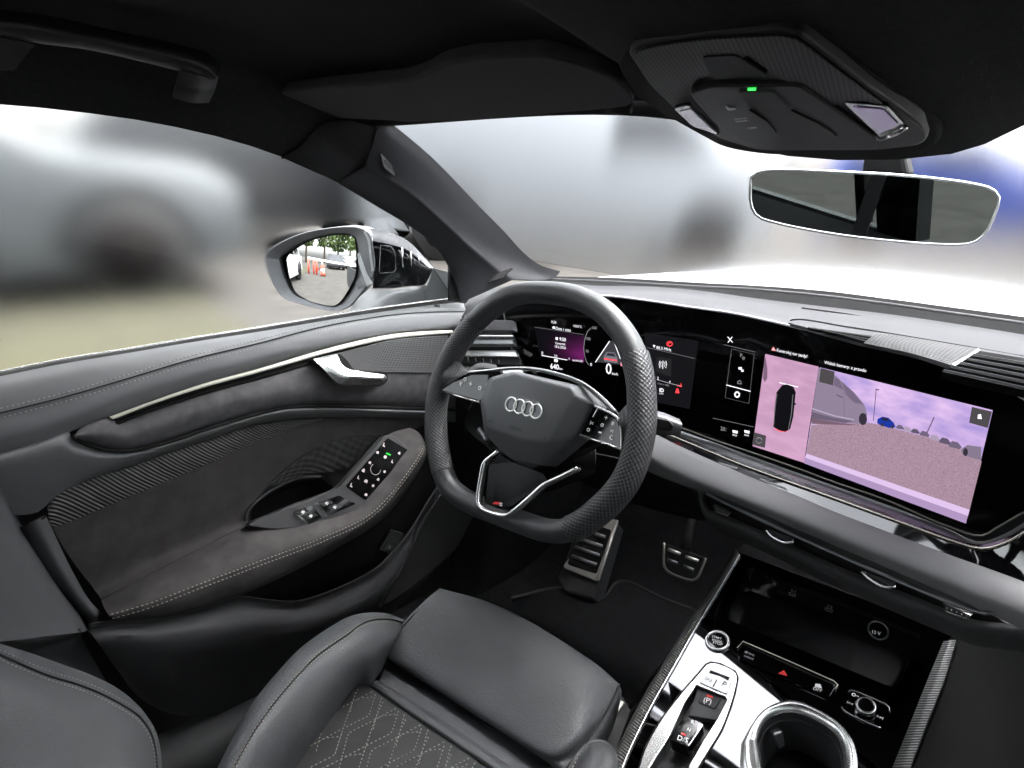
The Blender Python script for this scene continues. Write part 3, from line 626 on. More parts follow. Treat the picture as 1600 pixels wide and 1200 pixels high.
# airbag cover, faceted
Fp = [(548, 158), (722, 112), (1165, 228), (1195, 292), (985, 655), (760, 632), (505, 552), (478, 345)]
Op = [(515, 148), (720, 96), (1215, 208), (1335, 358), (1205, 600), (925, 835), (700, 792), (600, 715), (482, 590), (450, 340)]
fv = w8(Fp, .030); ov = w8(Op, .008); bv = [p - WN*.035 for p in ov]
vs = fv + ov + bv
fs = [tuple(range(8)), (0, 1, 9, 8), (1, 2, 10, 9), (2, 3, 11, 10), (3, 4, 12, 11), (4, 13, 12), (4, 5, 14, 13), (5, 6, 16, 15, 14), (6, 7, 17, 16), (7, 0, 8, 17)]
fs += [(8+i, 18+i, 18+(i+1) % 10, 8+(i+1) % 10) for i in range(10)]
me = mesh('airbag_cover', vs, fs); fixn(me); ab = link('airbag_cover', me, PADM, S, smooth=False); bevel(ab, .0042, 3, 8)
ab.data.polygons.foreach_set('use_smooth', [True]*len(ab.data.polygons))
# ring emblem
rc = [(692, 358), (757, 376), (822, 394), (887, 413)]
plt = prism('emblem_bed', fillet(w8([(650, 320), (690, 298), (790, 310), (915, 345), (935, 400), (910, 460), (860, 475), (760, 440), (660, 405), (642, 370)], .0312), .006), mat('emblem_bed', (.10, .10, .105), .4, .6), ab, .002, WN)
for c in rc:
    tube('emblem_ring', ringpts(WH(*z8(*c), .0325), WN, .0094, 36), .0011, mat('emblem_silver', (.9, .9, .88), .3, .2) if c == rc[0] else bpy.data.materials['emblem_silver'], ab, closed=True, ns=8, up=WN)
text('AIRBAG', WH(*z8(671, 545), .0306), WH(*z8(776, 577), .0306), WN, DARKP, ab, name='embossed_lettering')
for a, b in (((507, 470), (540, 480)), ((935, 615), (968, 612))):
    tube('horn_mark', w8([a, ((a[0]+b[0])/2-4, (a[1]+b[1])/2+12), b], .0304), .0004, DARKP, ab, ns=5)
# touch pads on both spokes
lpod = [(148, 248), (330, 128), (520, 128), (480, 310), (448, 330)]
pl = prism('spoke_pad', fillet(w8(lpod, .010), .003), PADG, S, .016, WN, .0012)
rp = [(1335, 372), (1522, 478), (1548, 560), (1550, 705), (1235, 592)]
pr = prism('spoke_pad', fillet(w8(rp, .010), .003), PADG, S, .018, WN, .0012)
tube('pad_trim', w8([(146, 252), (300, 300), (448, 345)], .009), .0012, SATIN, S, up=WN)
tube('pad_trim', w8([(1338, 364), (1524, 468), (1552, 555), (1556, 715)], .011), .0017, SATIN, S, up=WN, res=16)
tube('pad_trim', w8([(1232, 597), (1400, 655), (1553, 712)], .011), .0015, SATIN, S, up=WN)
for P_, L_ in ((pl, [(285, 205, 'v'), (435, 238, 'o'), (360, 215, '+'), (320, 170, 'o')]), (pr, [(1330, 450, '/'), (1310, 510, 'I<'), (1420, 475, '+'), (1390, 525, 'o'), (1475, 510, '#'), (1465, 570, '>I'), (1460, 625, 'c'), (1283, 562, 'o'), (1370, 595, '-')])):
    for x_, y_, s_ in L_:
        text(s_, WH(*z8(x_, y_+6), .0106), WH(*z8(x_+24, y_+13), .0106), WN, WHITE, P_, name='icon')
# blade over the pad and spoke roots
tube('upper_blade', w8([(330, 122), (500, 100), (690, 78), (840, 82), (1010, 112), (1230, 190), (1380, 300), (1525, 445)], .002), .0048, DGREY, S, up=WN, res=40, ell=(.55, 1.2))
tube('upper_blade', w8([(345, 104), (500, 92), (690, 72), (840, 74), (1010, 103), (1235, 180), (1390, 290), (1530, 432)], .0065), .0012, SATIN, S, up=WN, res=40)
loft('spoke_root', [w8([(205, 20), (290, 30), (340, 85), (372, 104)], .006), w8([(160, 120), (230, 120), (300, 125), (360, 112)], .014), w8([(110, 215), (140, 235), (160, 240), (190, 215)], .006)], PERF, S, 14, 5, .006)
loft('spoke_root', [w8([(1620, 330), (1560, 400), (1525, 440), (1515, 450)], .006), w8([(1640, 480), (1590, 490), (1550, 500), (1530, 490)], .014), w8([(1620, 640), (1590, 640), (1560, 620), (1550, 600)], .006)], PERF, S, 14, 5, .006)
loft('hub_back', [w8([(400, 330), (700, 150), (1250, 350)], -.03), w8([(330, 520), (700, 520), (1400, 620)], -.06), w8([(600, 760), (800, 860), (1150, 760)], -.05)], RUB, S, 12, 6, .01)
# lower trim: U-shaped aluminium, black insert, badge
z6 = lambda x, y: (700+x/6, 660+y/6)
w6 = lambda pts, l: [WH(*z6(*p), l) for p in pts]
tr = [(488, 268), (420, 320), (352, 382), (320, 520), (292, 700), (305, 775), (345, 815), (430, 850), (530, 872), (585, 862), (640, 820), (770, 710), (905, 590), (960, 560), (1090, 500), (1225, 430)]
trl = [.004, .006, .009, .013, .017, .0185, .019, .019, .019, .019, .0185, .016, .012, .010, .007, .004]
tube('lower_trim', [WH(*z6(*p), l) for p, l in zip(tr, trl)], .0044, SATIN, S, up=WN, res=60, ell=(.75, 1.5))
ins_ = [(480, 290), (400, 375), (380, 400), (335, 690), (350, 760), (440, 805), (560, 815), (620, 775), (880, 585), (930, 540), (900, 480), (600, 370)]
ip = prism('lower_insert', fillet([WH(*z6(*p), .008 + max(0, min(1, (p[1]-380)/400))*.006) for p in ins_], .003), mat('insert_black', (.003, .003, .003), .15, spec=.06), S, .010, WN, .0006)
tube('insert_line', w6([(598, 372), (760, 430), (918, 494)], .005), .0011, SATIN, S, up=WN)
prism('badge_red', w6([(436, 744), (494, 748), (470, 770), (416, 764)], .0150), REDP, ip, .001, WN)
text('S', WH(*z6(482, 780), .0146), WH(*z6(510, 787), .0146), WN, WHITE, ip, h=.0042, name='badge_letter', bold=.02)
# column shroud and stalks behind the wheel
loft('column_shroud', [[Y(760, 640, .10), Y(840, 600, .10), Y(930, 650, .10)], [Y(770, 700, .06), Y(840, 720, .04), Y(930, 720, .06)], [Y(800, 760, .10), Y(850, 770, .10), Y(930, 740, .12)]], RUB, S, 12, 5, .004)
ST1 = empty('wiper_stalk', Y(1000, 650, .08), 'short dark grey stalk right of the steering wheel, in front of the displays', 'control stalk')
loft('stalk_body', [[Y(985, 640, .05), Y(1030, 643, .06), Y(1062, 655, .07)], [Y(985, 652, .035), Y(1030, 652, .045), Y(1066, 664, .06)], [Y(985, 672, .04), Y(1030, 676, .045), Y(1063, 678, .06)], [Y(985, 678, .07), Y(1030, 680, .07), Y(1060, 679, .08)]], mat('stalk_plastic', (.10, .10, .105), .45, .3), ST1, 12, 5, .006)
q = Plane((.1, -1, .2), Y(1030, 665, .043))
prism('stalk_switch', fillet([q(a, b, .004) for a, b in [(1016, 652), (1046, 658), (1052, 667), (1047, 674), (1012, 668)]], .003), RUB, ST1, .004, q.n, .0006)
ST2 = empty('indicator_stalk', Y(755, 590, .1), 'dark stalk left of the steering wheel beside the side air vent', 'control stalk')
loft('stalk_body', [[Y(730, 578, .12), Y(748, 567, .12), Y(775, 570, .12)], [Y(732, 588, .10), Y(750, 576, .10), Y(780, 578, .10)], [Y(736, 596, .11), Y(752, 590, .11), Y(785, 590, .12)]], PLAS, ST2, 10, 4, .006)
knob = Plane(WN, (0, 0, 0)).off(-.05)
tube('column_lever', [knob(749, 672), knob(756, 678), knob(762, 690)], .006, DGREY, S, res=6)
# ------------------------------------------------------------------ dashboard
DB = empty('dashboard', (.3, .3, -.2), 'dark grey dashboard with a wide curved display, slatted vents and padded lower edge', 'dashboard')
P0 = Y(1350, 680, .17); ya, le = radians(12), radians(2)
n1 = V((-sin(ya)*cos(le), -cos(ya)*cos(le), sin(le)))
S1 = Plane(n1, P0); jx = .165
yj = S1.n.dot(S1.p)  # joint of the two display faces at X = jx
pj = V((jx, (n1.dot(P0) - n1.x*jx - n1.z*.05)/n1.y, .05))
S2 = Plane((.0, -cos(le), sin(le)), pj)
def scr(px, py, lift=0):
    p = S1(px, py, lift)
    return p if p.x > jx else S2(px, py, lift)
def sn(px, py): return S1.n if S1(px, py).x > jx else S2.n
gtop = [(800, 472), (850, 465), (905, 462), (950, 463), (1010, 470), (1075, 480), (1140, 489), (1180, 497), (1285, 521), (1350, 535), (1416, 554), (1487, 573), (1547, 596), (1600, 623), (1640, 650)]
gbot = [(815, 590), (860, 610), (930, 632), (990, 648), (1030, 658), (1069, 669), (1112, 685), (1169, 704), (1244, 730), (1300, 751), (1387, 781), (1473, 818), (1525, 836), (1610, 795)]
gl_ = [(786, 486), (795, 530), (809, 574)]
rows = [[scr(786, 482)] + [scr(*p) for p in gtop], [scr(812, 584)] + [scr(*p) for p in gbot]]
gp = loft('display_glass', rows, GLASSB, DB, 120, 6, .006, lin=True)
tube('glass_edge', [scr(a, b-.5, .0015) for a, b in [(786, 484)] + gtop], .0017, mat('edge_light', (.55, .55, .55), .35), DB, res=60)
tube('glass_edge', [scr(786, 484), scr(795, 530), scr(812, 584)], .0012, DGREY, DB, res=12)
tube('glass_edge', [scr(a, b+1, .0005) for a, b in gbot[4:12]] + [scr(1532, 837), scr(1560, 823), scr(1600, 800)], .0010, mat('edge_bronze', (.20, .19, .16), .3, .8), DB, res=60)
def T(s, a, b, m, parent=gp, h=None, bold=0): return text(s, scr(*a, .0008), scr(*b, .0008), sn(*a), m, parent, h, bold=bold)
def Q(name, pts, m, lift=.0008, parent=gp, **kw): return prism(name, [scr(a, b, lift) for a, b in pts], m, parent, .0003, sn(*pts[0]), **kw)
def LN(pts, m, r=.00035, closed=False, name='screen_line', parent=gp): return tube(name, [scr(a, b, .0008) for a, b in pts], r, m, parent, closed=closed, ns=4)
z6b = lambda x, y: (780+x/4, 440+y/4)
z = lambda *p: [z6b(*q) for q in p]
# instrument cluster content
def glow(name, c0, c1, s):  # magenta glow picture on the display: fades across it
    m = bpy.data.materials.new(name); m.use_nodes = True; t_ = m.node_tree; b = t_.nodes['Principled BSDF']
    b.inputs['Base Color'].default_value = (0, 0, 0, 1); b.inputs['Roughness'].default_value = .3; b.inputs['Specular IOR Level'].default_value = .08
    tc = t_.nodes.new('ShaderNodeTexCoord'); sx = t_.nodes.new('ShaderNodeSeparateXYZ'); t_.links.new(tc.outputs['Generated'], sx.inputs[0])
    mx = t_.nodes.new('ShaderNodeMix'); mx.data_type = 'RGBA'; mx.inputs[6].default_value = (*c0, 1); mx.inputs[7].default_value = (*c1, 1)
    f_ = nd(t_, 'POWER', nd(t_, 'MULTIPLY', sx.outputs[0], nd(t_, 'SUBTRACT', 1.15, nd(t_, 'ABSOLUTE', nd(t_, 'SUBTRACT', sx.outputs[2], .4)))), 3.)
    t_.links.new(f_, mx.inputs[0]); t_.links.new(mx.outputs[2], b.inputs['Emission Color']); b.inputs['Emission Strength'].default_value = s*ESK; return m
Q('cluster_picture', z((222, 290), (530, 340), (530, 505), (255, 468)), glow('cluster_glow', (.002, .002, .003), (.075, .007, .06), 1.), .0004)
T('9:50', *z((327, 260), (358, 264)), S_W); T('+20,0\u00b0C', *z((462, 282), (516, 290)), S_W)
T('Data i czas', *z((355, 300), (448, 313)), S_W); LN(z((222, 284), (530, 332)), S_LINE); Q('car_icon', z((331, 292), (336, 280), (345, 280), (350, 296)), S_W)
T('9:50', *z((378, 368), (418, 374)), S_W, bold=.01); Q('clock_icon', z((352, 348), (366, 348), (366, 366), (352, 362)), S_W)
T('Czwartek', *z((352, 390), (415, 398)), S_W); T('18.6.2026', *z((350, 412), (418, 422)), S_W)
LN(z((265, 461), (425, 490)), S_W, .0006); LN(z((437, 476), (437, 488)), S_W, .0004)
T('0', *z((266, 456), (276, 457)), S_W); T('1/2', *z((346, 470), (364, 474)), S_W)
Q('fuel_icon', z((344, 484), (366, 488), (364, 504), (344, 500)), S_W); T('640', *z((322, 543), (374, 550)), S_W, bold=.012); T('km', *z((376, 550), (396, 553)), S_W)
T('BALANCED', *z((460, 496), (524, 503)), S_W)
LN(z((575, 288), (552, 312), (534, 360), (528, 420), (534, 465), (545, 500), (560, 520)), S_G, .0004)
T('300', *z((582, 295), (610, 299)), S_G); T('100', *z((543, 364), (571, 368)), S_G); T('50', *z((542, 441), (560, 444)), S_G); T('0', *z((570, 526), (580, 528)), S_W)
Q('lane_picture', z((690, 372), (716, 372), (770, 520), (604, 502)), lit('lane_grey', (.05, .05, .055), .5), .0005)
LN(z((690, 372), (602, 503)), S_W, .0007); LN(z((716, 372), (772, 522)), S_W, .0007)
Q('car_picture', z((652, 470), (672, 440), (720, 444), (738, 478), (738, 510), (656, 498)), lit('car_grey', (.16, .16, .19), .6), .0010)
Q('car_window', z((668, 462), (678, 446), (716, 450), (728, 470)), lit('car_dark', (.03, .03, .04), .5), .0013)
Q('tail_light', z((656, 478), (736, 490), (736, 497), (656, 486)), S_R, .0013)
T('0', *z((667, 574), (703, 580)), S_W, bold=.005); T('km/h', *z((706, 581), (743, 587)), S_W)
Q('warning_mark', z((760, 500), (770, 496), (772, 530), (760, 526)), lit('pink', (1, .35, .45), .8))
Q('radio_card', z((905, 320), (1245, 370), (1190, 796), (960, 750)), lit('card', (.004, .004, .005), 1.), .0003)
LN(z((925, 412), (1222, 480)), S_LINE); T('88.3 MHz', *z((983, 420), (1076, 436)), S_W); Q('signal_icon', z((960, 396), (976, 398), (968, 414)), S_W)
LN([z6b(1065+17*cos(a)*1, 389+14*sin(a)) for a in [2*pi*i/16 for i in range(16)]], S_R, .0007, True); T('P', *z((1058, 397), (1072, 399)), S_R)
Q('tuner_card', z((985, 470), (1076, 484), (1074, 596), (976, 560)), lit('card2', (.010, .010, .011), 1.), .0005)
LN(z((1022, 545), (1024, 495)), S_W, .0006)
for s in (-1, 1):
    LN(z((1023+s*10, 502), (1023+s*14, 516), (1023+s*10, 532)), S_W, .0005); LN(z((1023+s*18, 496), (1023+s*24, 517), (1023+s*18, 540)), S_W, .0005)
LN(z((985, 612), (1060, 634), (1140, 654)), S_G, .0005); T('2', *z((988, 612), (998, 614)), S_W); T('4', *z((1062, 632), (1071, 634)), S_W); T('6', *z((1132, 650), (1142, 652)), S_R)
T('1/min x 1000', *z((992, 640), (1062, 655)), S_G); LN(z((1113, 650), (1141, 656)), S_R, .0007)
T('ID', *z((1003, 688), (1030, 692)), S_W, bold=.02); T('AUTO', *z((1000, 702), (1028, 706)), S_W)
Q('belt_icon', z((1108, 668), (1118, 668), (1126, 698), (1100, 696)), S_R)
# left column of the centre display
LN(z((1428, 345), (1458, 380)), S_W, .0006); LN(z((1456, 346), (1430, 380)), S_W, .0006)
LN(z((1400, 393), (1600, 440)), S_LINE)
LN(z((1452, 420), (1594, 455), (1560, 762), (1412, 725)), S_LINE, .0003, True)
T('P', *z((1508, 472), (1520, 474)), S_G); LN([z6b(1527+7*cos(a), 478+7*sin(a)) for a in [2*pi*i/10 for i in range(10)]], S_G, .0004, True)
Q('camera_icon', z((1496, 534), (1516, 536), (1516, 552), (1496, 549)), S_W); Q('camera_icon', z((1514, 552), (1526, 550), (1526, 564), (1512, 562)), S_W)
LN(z((1490, 625), (1506, 618), (1514, 640), (1490, 636)), S_G, .0005, True)
LN(z((1420, 646), (1570, 686)), S_W, .0006)
LN([z6b(1487+14*cos(a), 706+15*sin(a)) for a in [2*pi*i/16 for i in range(16)]], S_W, .0011, True)
LN(z((1335, 853), (1590, 908)), S_LINE)
T('20', *z((1385, 928), (1412, 934)), S_G); T(':', *z((1416, 934), (1420, 935)), S_G)
for x_ in (1458, 1532):
    Q('seat_icon', z((x_, 928), (x_+32, 934), (x_+30, 950), (x_+2, 944)), S_W); T('MAX' if x_ < 1500 else 'REAR', *z((x_+2, 962), (x_+30, 968)), S_W)
# camera pictures on the centre display
TL, TM0, TM1, TR, BR, BM1, BM0, BL = (1196, 553), (1281, 574), (1281, 574), (1551, 641), (1509, 818), (1257, 724), (1257, 724), (1176, 697)
def scrmat(name, base, sc, amt, s=.55, c2=None):
    m = bpy.data.materials.new(name); m.use_nodes = True; t_ = m.node_tree; b = t_.nodes['Principled BSDF']
    b.inputs['Base Color'].default_value = (0, 0, 0, 1); b.inputs['Roughness'].default_value = .25; b.inputs['Specular IOR Level'].default_value = .08
    tc = t_.nodes.new('ShaderNodeTexCoord'); nz = t_.nodes.new('ShaderNodeTexNoise'); nz.inputs['Scale'].default_value = sc; nz.inputs['Detail'].default_value = 6
    mp_ = t_.nodes.new('ShaderNodeMapping'); mp_.inputs['Scale'].default_value = (1, 1, 2.6); t_.links.new(tc.outputs['Object'], mp_.inputs[0]); t_.links.new(mp_.outputs[0], nz.inputs['Vector'])
    mr = t_.nodes.new('ShaderNodeMapRange'); mr.inputs[1].default_value = .35; mr.inputs[2].default_value = .65
    mx = t_.nodes.new('ShaderNodeMix'); mx.data_type = 'RGBA'
    mx.inputs[6].default_value = (*[c*(1-amt) for c in base], 1); mx.inputs[7].default_value = (*(c2 or [min(1, c*(1+amt)) for c in base]), 1)
    t_.links.new(nz.outputs[0], mr.inputs[0]); t_.links.new(mr.outputs[0], mx.inputs[0]); t_.links.new(mx.outputs[2], b.inputs['Emission Color']); b.inputs['Emission Strength'].default_value = s*ESK; return m
ESC = .6
top_ = Q('overhead_picture', [TL, (1279, 573), (1256, 723), BL], scrmat('overhead_pink', (.50, .29, .44), 30, .10, ESC), .0006)
cx = lambda pts: [(1177+(x-240)/3.158*1.0+0, y) for x, y in pts]
z7 = lambda x, y: (1100+x/3.158, 480+y/3.158)
zz = lambda *p: [z7(*q) for q in p]
Q('car_from_above', zz((385, 385), (410, 380), (440, 392), (452, 420), (440, 540), (425, 600), (400, 616), (365, 605), (342, 590), (348, 500), (358, 420)), lit('car_black', (.003, .003, .004), 1), .0012, top_)
LN(zz((362, 430), (350, 520), (346, 580)), S_G, .0006, parent=top_); LN(zz((440, 430), (432, 530), (418, 600)), S_G, .0006, parent=top_)
LN(zz((350, 600), (375, 612), (410, 612)), S_R, .0005, parent=top_); LN(zz((372, 372), (464, 394)), S_W, .0005, parent=top_)
Q('mirror_shape', zz((352, 452), (366, 446), (366, 456)), lit('car_black2', (.003, .003, .004), 1), .0014, top_); Q('mirror_shape', zz((446, 470), (456, 480), (446, 482)), bpy.data.materials['car_black2'], .0014, top_)
Q('neighbour_car', zz((300, 235), (312, 300), (312, 350), (300, 370), (290, 350)), lit('neighbour', (.18, .11, .17), ESC), .0010, top_)
DK = lit('tile_grey', (.055, .05, .055), .7)
tl = Q('tile_button', zz((248, 618), (306, 634), (300, 694), (238, 678)), DK, .0014, top_)
LN([z7(273+14*cos(a), 657+14*sin(a)) for a in [2*pi*i/14 for i in range(14)]], S_W, .0007, True, parent=tl, name='icon')
# front camera picture: sky, tarmac, van, cars, bumper
sk = Q('camera_sky', [(1281, 574), TR, BR, (1257, 724)], scrmat('picture_sky', (.36, .27, .60), 22, .05, ESC, (.66, .46, .72)), .0005)
hz = zz((530, 580), (640, 575), (800, 570), (860, 578), (1000, 615), (1150, 655), (1260, 700), (1370, 760))
gr_ = Q('camera_ground', hz + zz((1310, 1000), (505, 722)), scrmat('picture_ground', (.33, .22, .285), 520, .22, ESC), .0007)
Q('bumper_picture', zz((505, 722), (1310, 1000), (1302, 1030), (498, 742)), lit('bump_light', (.62, .46, .70), ESC), .0009, gr_)
Q('bumper_picture', zz((498, 742), (1302, 1030), (1290, 1067), (492, 768)), lit('bump_dark', (.36, .25, .44), ESC), .0009, gr_)
vn = Q('van_picture', zz((565, 300), (640, 330), (740, 420), (790, 480), (806, 530), (770, 575), (700, 570), (530, 545)), lit('van_mauve', (.235, .185, .265), ESC), .0010)
Q('van_window', zz((645, 345), (668, 360), (690, 410), (640, 385)), lit('van_glass', (.15, .115, .18), ESC), .0013, vn); Q('van_window', zz((680, 370), (735, 420), (785, 480), (740, 470), (700, 430)), bpy.data.materials['van_glass'], .0013, vn)
LN(zz((535, 500), (640, 535), (740, 555)), lit('van_line', (.42, .36, .5), ESC), .0008, parent=vn); LN(zz((690, 420), (694, 545)), lit('van_seam', (.12, .09, .14), ESC), .0004, parent=vn)
LN(zz((655, 432), (684, 446)), lit('van_handle', (.08, .06, .09), ESC), .0008, parent=vn)
Q('wheel_picture', [z7(784+20*cos(a), 552+30*sin(a)) for a in [2*pi*i/16 for i in range(16)]], lit('van_tyre', (.02, .016, .025), 1), .0015, vn)
LN([z7(784+12*cos(a), 552+19*sin(a)) for a in [2*pi*i/14 for i in range(14)]], lit('van_rim', (.16, .14, .19), ESC), .0006, True, parent=vn, name='rim_picture')
Q('van_lower', zz((530, 515), (640, 545), (735, 562), (700, 572), (530, 548)), lit('van_low', (.13, .10, .15), ESC), .0012, vn)
Q('shade_picture', zz((530, 548), (690, 572), (770, 582), (640, 580), (530, 575)), lit('van_shade', (.16, .10, .14), ESC), .0012, vn)
Q('blue_car_picture', zz((856, 552), (880, 540), (910, 546), (935, 570), (945, 592), (915, 596), (870, 582), (854, 572)), lit('picture_blue', (.012, .04, .36), .5), .0012)
Q('blue_car_window', zz((872, 552), (884, 544), (906, 549), (918, 562), (890, 560)), lit('picture_dark', (.02, .02, .05), .5), .0015)
Q('wheel_picture', [z7(880+6*cos(a), 580+9*sin(a)) for a in [2*pi*i/10 for i in range(10)]], lit('tyre2', (.02, .016, .025), 1), .0016)
Q('wheel_picture', [z7(930+6*cos(a), 590+9*sin(a)) for a in [2*pi*i/10 for i in range(10)]], bpy.data.materials['tyre2'], .0016)
for i, (x_, y_, s_) in enumerate([(965, 592, 22), (1000, 602, 24), (1040, 612, 24), (1085, 625, 28), (1135, 645, 30), (1185, 660, 32), (1235, 680, 36)]):
    Q('far_car_picture', [z7(x_-s_*.8, y_), z7(x_-s_*.3, y_-s_*.55), z7(x_+s_*.5, y_-s_*.35), z7(x_+s_, y_+s_*.3), z7(x_+s_*.8, y_+s_*.6), z7(x_-s_*.7, y_+s_*.25)], lit('far_car_%d' % i, [(.14, .11, .17), (.35, .28, .38), (.10, .08, .13)][i % 3], ESC), .0011)
Q('near_car_picture', zz((1268, 700), (1300, 680), (1368, 690), (1366, 755), (1310, 740), (1275, 725)), lit('near_car', (.20, .16, .23), ESC), .0013)
Q('wheel_picture', [z7(1290+12*cos(a), 715+20*sin(a)) for a in [2*pi*i/12 for i in range(12)]], bpy.data.materials['van_tyre'], .0016)
LN(zz((850, 405), (843, 480), (836, 560)), lit('pole', (.13, .09, .16), ESC), .0006); LN(zz((846, 405), (864, 408)), bpy.data.materials['pole'], .0007); LN(zz((1136, 542), (1100, 620)), bpy.data.materials['pole'], .0006)
tl = Q('tile_button', zz((576, 300), (644, 318), (636, 386), (568, 368)), DK, .0016)
LN(zz((592, 334), (622, 342), (620, 356), (590, 348)), S_W, .0006, True, parent=tl, name='icon')
tl = Q('tile_button', zz((1322, 492), (1420, 515), (1400, 596), (1308, 570)), DK, .0016)
Q('icon', zz((1352, 530), (1366, 528), (1370, 552), (1350, 550)), S_W, .0020, tl)
T('Kontroluj tor jazdy!', z7(360, 218), z7(510, 250), S_W, bold=.005); Q('warning_icon', zz((342, 196), (354, 216), (332, 212)), lit('warn', (1, .35, .35), .8))
T('Widok kamery: z przodu', z7(594, 278), z7(800, 320), S_W, bold=.005)
# frame under the glass: black lip, satin band, bright line
yo = lambda a, b, l=0: S1(a, b, l) if S1(a, b).x > jx else S2(a, b, l)
fr = [[(1000, 650), (1060, 672), (1112, 690), (1169, 711), (1300, 758), (1408, 797), (1480, 826), (1528, 846), (1570, 834), (1610, 810)],
      [(1000, 660), (1060, 680), (1112, 700), (1169, 723), (1300, 770), (1408, 810), (1480, 838), (1530, 851), (1572, 840), (1610, 818)],
      [(1000, 664), (1041, 678), (1112, 707), (1169, 730), (1300, 777), (1408, 816), (1495, 847), (1535, 857), (1571, 848), (1610, 826)]]
loft('frame_band', [[yo(*p, .001) for p in fr[0]], [yo(*p, .010) for p in [((a+c)/2, (b+d)/2) for (a, b), (c, d) in zip(fr[0], fr[1])]], [yo(*p, .016) for p in fr[1]]], DGREY, DB, 70, 3)
loft('frame_lip', [[yo(*p, .016) for p in fr[1]], [yo(*p, .022) for p in fr[2]]], GLOSS, DB, 70, 2)
tube('bright_line', [yo(*p, .023) for p in fr[2]], .0013, mat('bright_line', (.55, .53, .46), .25, .9), DB, res=70)
pt_ = [(985, 660), (1020, 676), (1056, 694), (1112, 719), (1187, 751), (1244, 774), (1300, 798), (1387, 831), (1473, 863), (1560, 894), (1640, 924)]
loft('gloss_strip', [[yo(*p, .021) for p in fr[2]], [yo(*p, .034) for p in pt_]], GLOSS, DB, 70, 4)
refl_ = [((1040, 683), (1049, 684), (1042, 679), (1024, 677)), ((1061, 692), (1075, 697), (1070, 700), (1058, 695)), ((1122, 722), (1152, 731), (1150, 733), (1124, 726)), ((1187, 747), (1229, 763), (1225, 766), (1187, 751))]  # white reflections on the gloss strip, painted as thin pale plates
for q_ in refl_[2:]: prism('painted_reflection', [yo(a, b, .0325) for a, b in q_], mat('reflection_white', (.5, .5, .5), .3) if 'reflection_white' not in bpy.data.materials else bpy.data.materials['reflection_white'], DB, .001)
# padded roll, vents and lower edge
yr = lambda pts: [Y(*p) for p in pts]
pd0 = [yo(a, b, .034) for a, b in pt_]
pd1 = [yo(a, b+10, .044) for a, b in pt_]
pd2 = [yo(a, b, .060) for a, b in [(975, 690), (1010, 712), (1050, 735), (1100, 757), (1180, 788), (1240, 812), (1300, 836), (1387, 872), (1473, 908), (1560, 945), (1640, 975)]]
pd3 = [yo(a, b, .048) for a, b in [(985, 720), (1020, 740), (1060, 756), (1100, 768), (1180, 799), (1240, 825), (1300, 851), (1387, 888), (1473, 926), (1560, 966), (1640, 1000)]]
loft('padded_roll', [pd0, pd1, pd2, pd3], ROLL, DB, 80, 6)
va = [(1100, 768), (1131, 782), (1187, 804), (1244, 829), (1300, 853), (1408, 900), (1517, 949), (1560, 966)]
vb = [(1105, 802), (1140, 815), (1206, 845), (1300, 889), (1387, 925), (1473, 960), (1517, 976), (1592, 986)]
loft('vent_back', [[yo(a, b, .040) for a, b in va], [yo(a, b, .030) for a, b in vb]], RUB, DB, 40, 2)
tube('vent_line', [yo(a, b, .052) for a, b in [(1103, 771), (1131, 785), (1187, 812), (1244, 838), (1300, 863), (1408, 910), (1500, 947), (1535, 958), (1553, 957)]], .0021, DGREY, DB, res=40)
for i in range(4): tube('vent_slat', [yo(a, b+1.5+i*1.9-2, .051-.001*i) for a, b in [(1118, 775), (1187, 804), (1300, 853), (1408, 899), (1520, 948)]], .0005, PLAS, DB, res=30, ns=5)
VP_ = lambda a, b, l=0: yo(a, b, .046+l)
for (ax, ay, bx, by) in ((1198, 828, 1240, 846), (1347, 893, 1399, 916)):
    dx_ = bx-ax
    tube('vent_tab', [VP_(ax, ay, .004), VP_(ax+dx_*.22, ay+11, .010), VP_(ax+dx_*.72, by+2, .010), VP_(bx, by, .005)], .0024, SATIN, DB, res=14, ell=(1, .7))
    prism('vent_blade', [VP_(ax, ay-2, .003), VP_(bx, by-6, .003), VP_(bx-4, by, .008), VP_(ax+dx_*.25, ay+8, .008)], PLAS, DB, .003)
for (c0, c1, c2, c3) in (((1115, 788), (1141, 800), (1137, 806), (1118, 800)), ((1474, 943), (1517, 961), (1511, 967), (1478, 955))):
    b_ = prism('thumb_wheel', fillet([VP_(*c, .003) for c in (c0, c1, c2, c3)], .002), PLAS, DB, .006, None, .0008)
    tube('wheel_edge', [VP_(*c, .0036) for c in (c0, c1, c2, c3)], .0005, SATIN, b_, closed=True, ns=5)
    for k in range(5):
        f_ = (k+.7)/5.6; p_ = VP_(c0[0]*(1-f_)+c1[0]*f_, c0[1]*(1-f_)+c1[1]*f_+3, .0042); q_ = VP_(c0[0]*(1-f_)+c1[0]*f_+.5, c0[1]*(1-f_)+c1[1]*f_+6.5, .0042)
        tube('wheel_rib', [p_, q_], .0006, SATIN, b_, ns=5)
low0 = [yo(a, b, .046) for a, b in [(1094, 766), (1096, 785), (1105, 803), (1140, 817), (1206, 847), (1300, 891), (1387, 927), (1473, 962), (1517, 979), (1592, 989), (1640, 992)]]
low1 = [p + V((0, .008, -.012)) for p in low0]
low2 = [p + V((0, .05, -.045)) for p in low0]
loft('lower_edge', [[p + V((0, .006, .004)) for p in low0], low0, low1, low2, [p + V((0, .14, -.06)) for p in low0]], PLAS, DB, 50, 4)
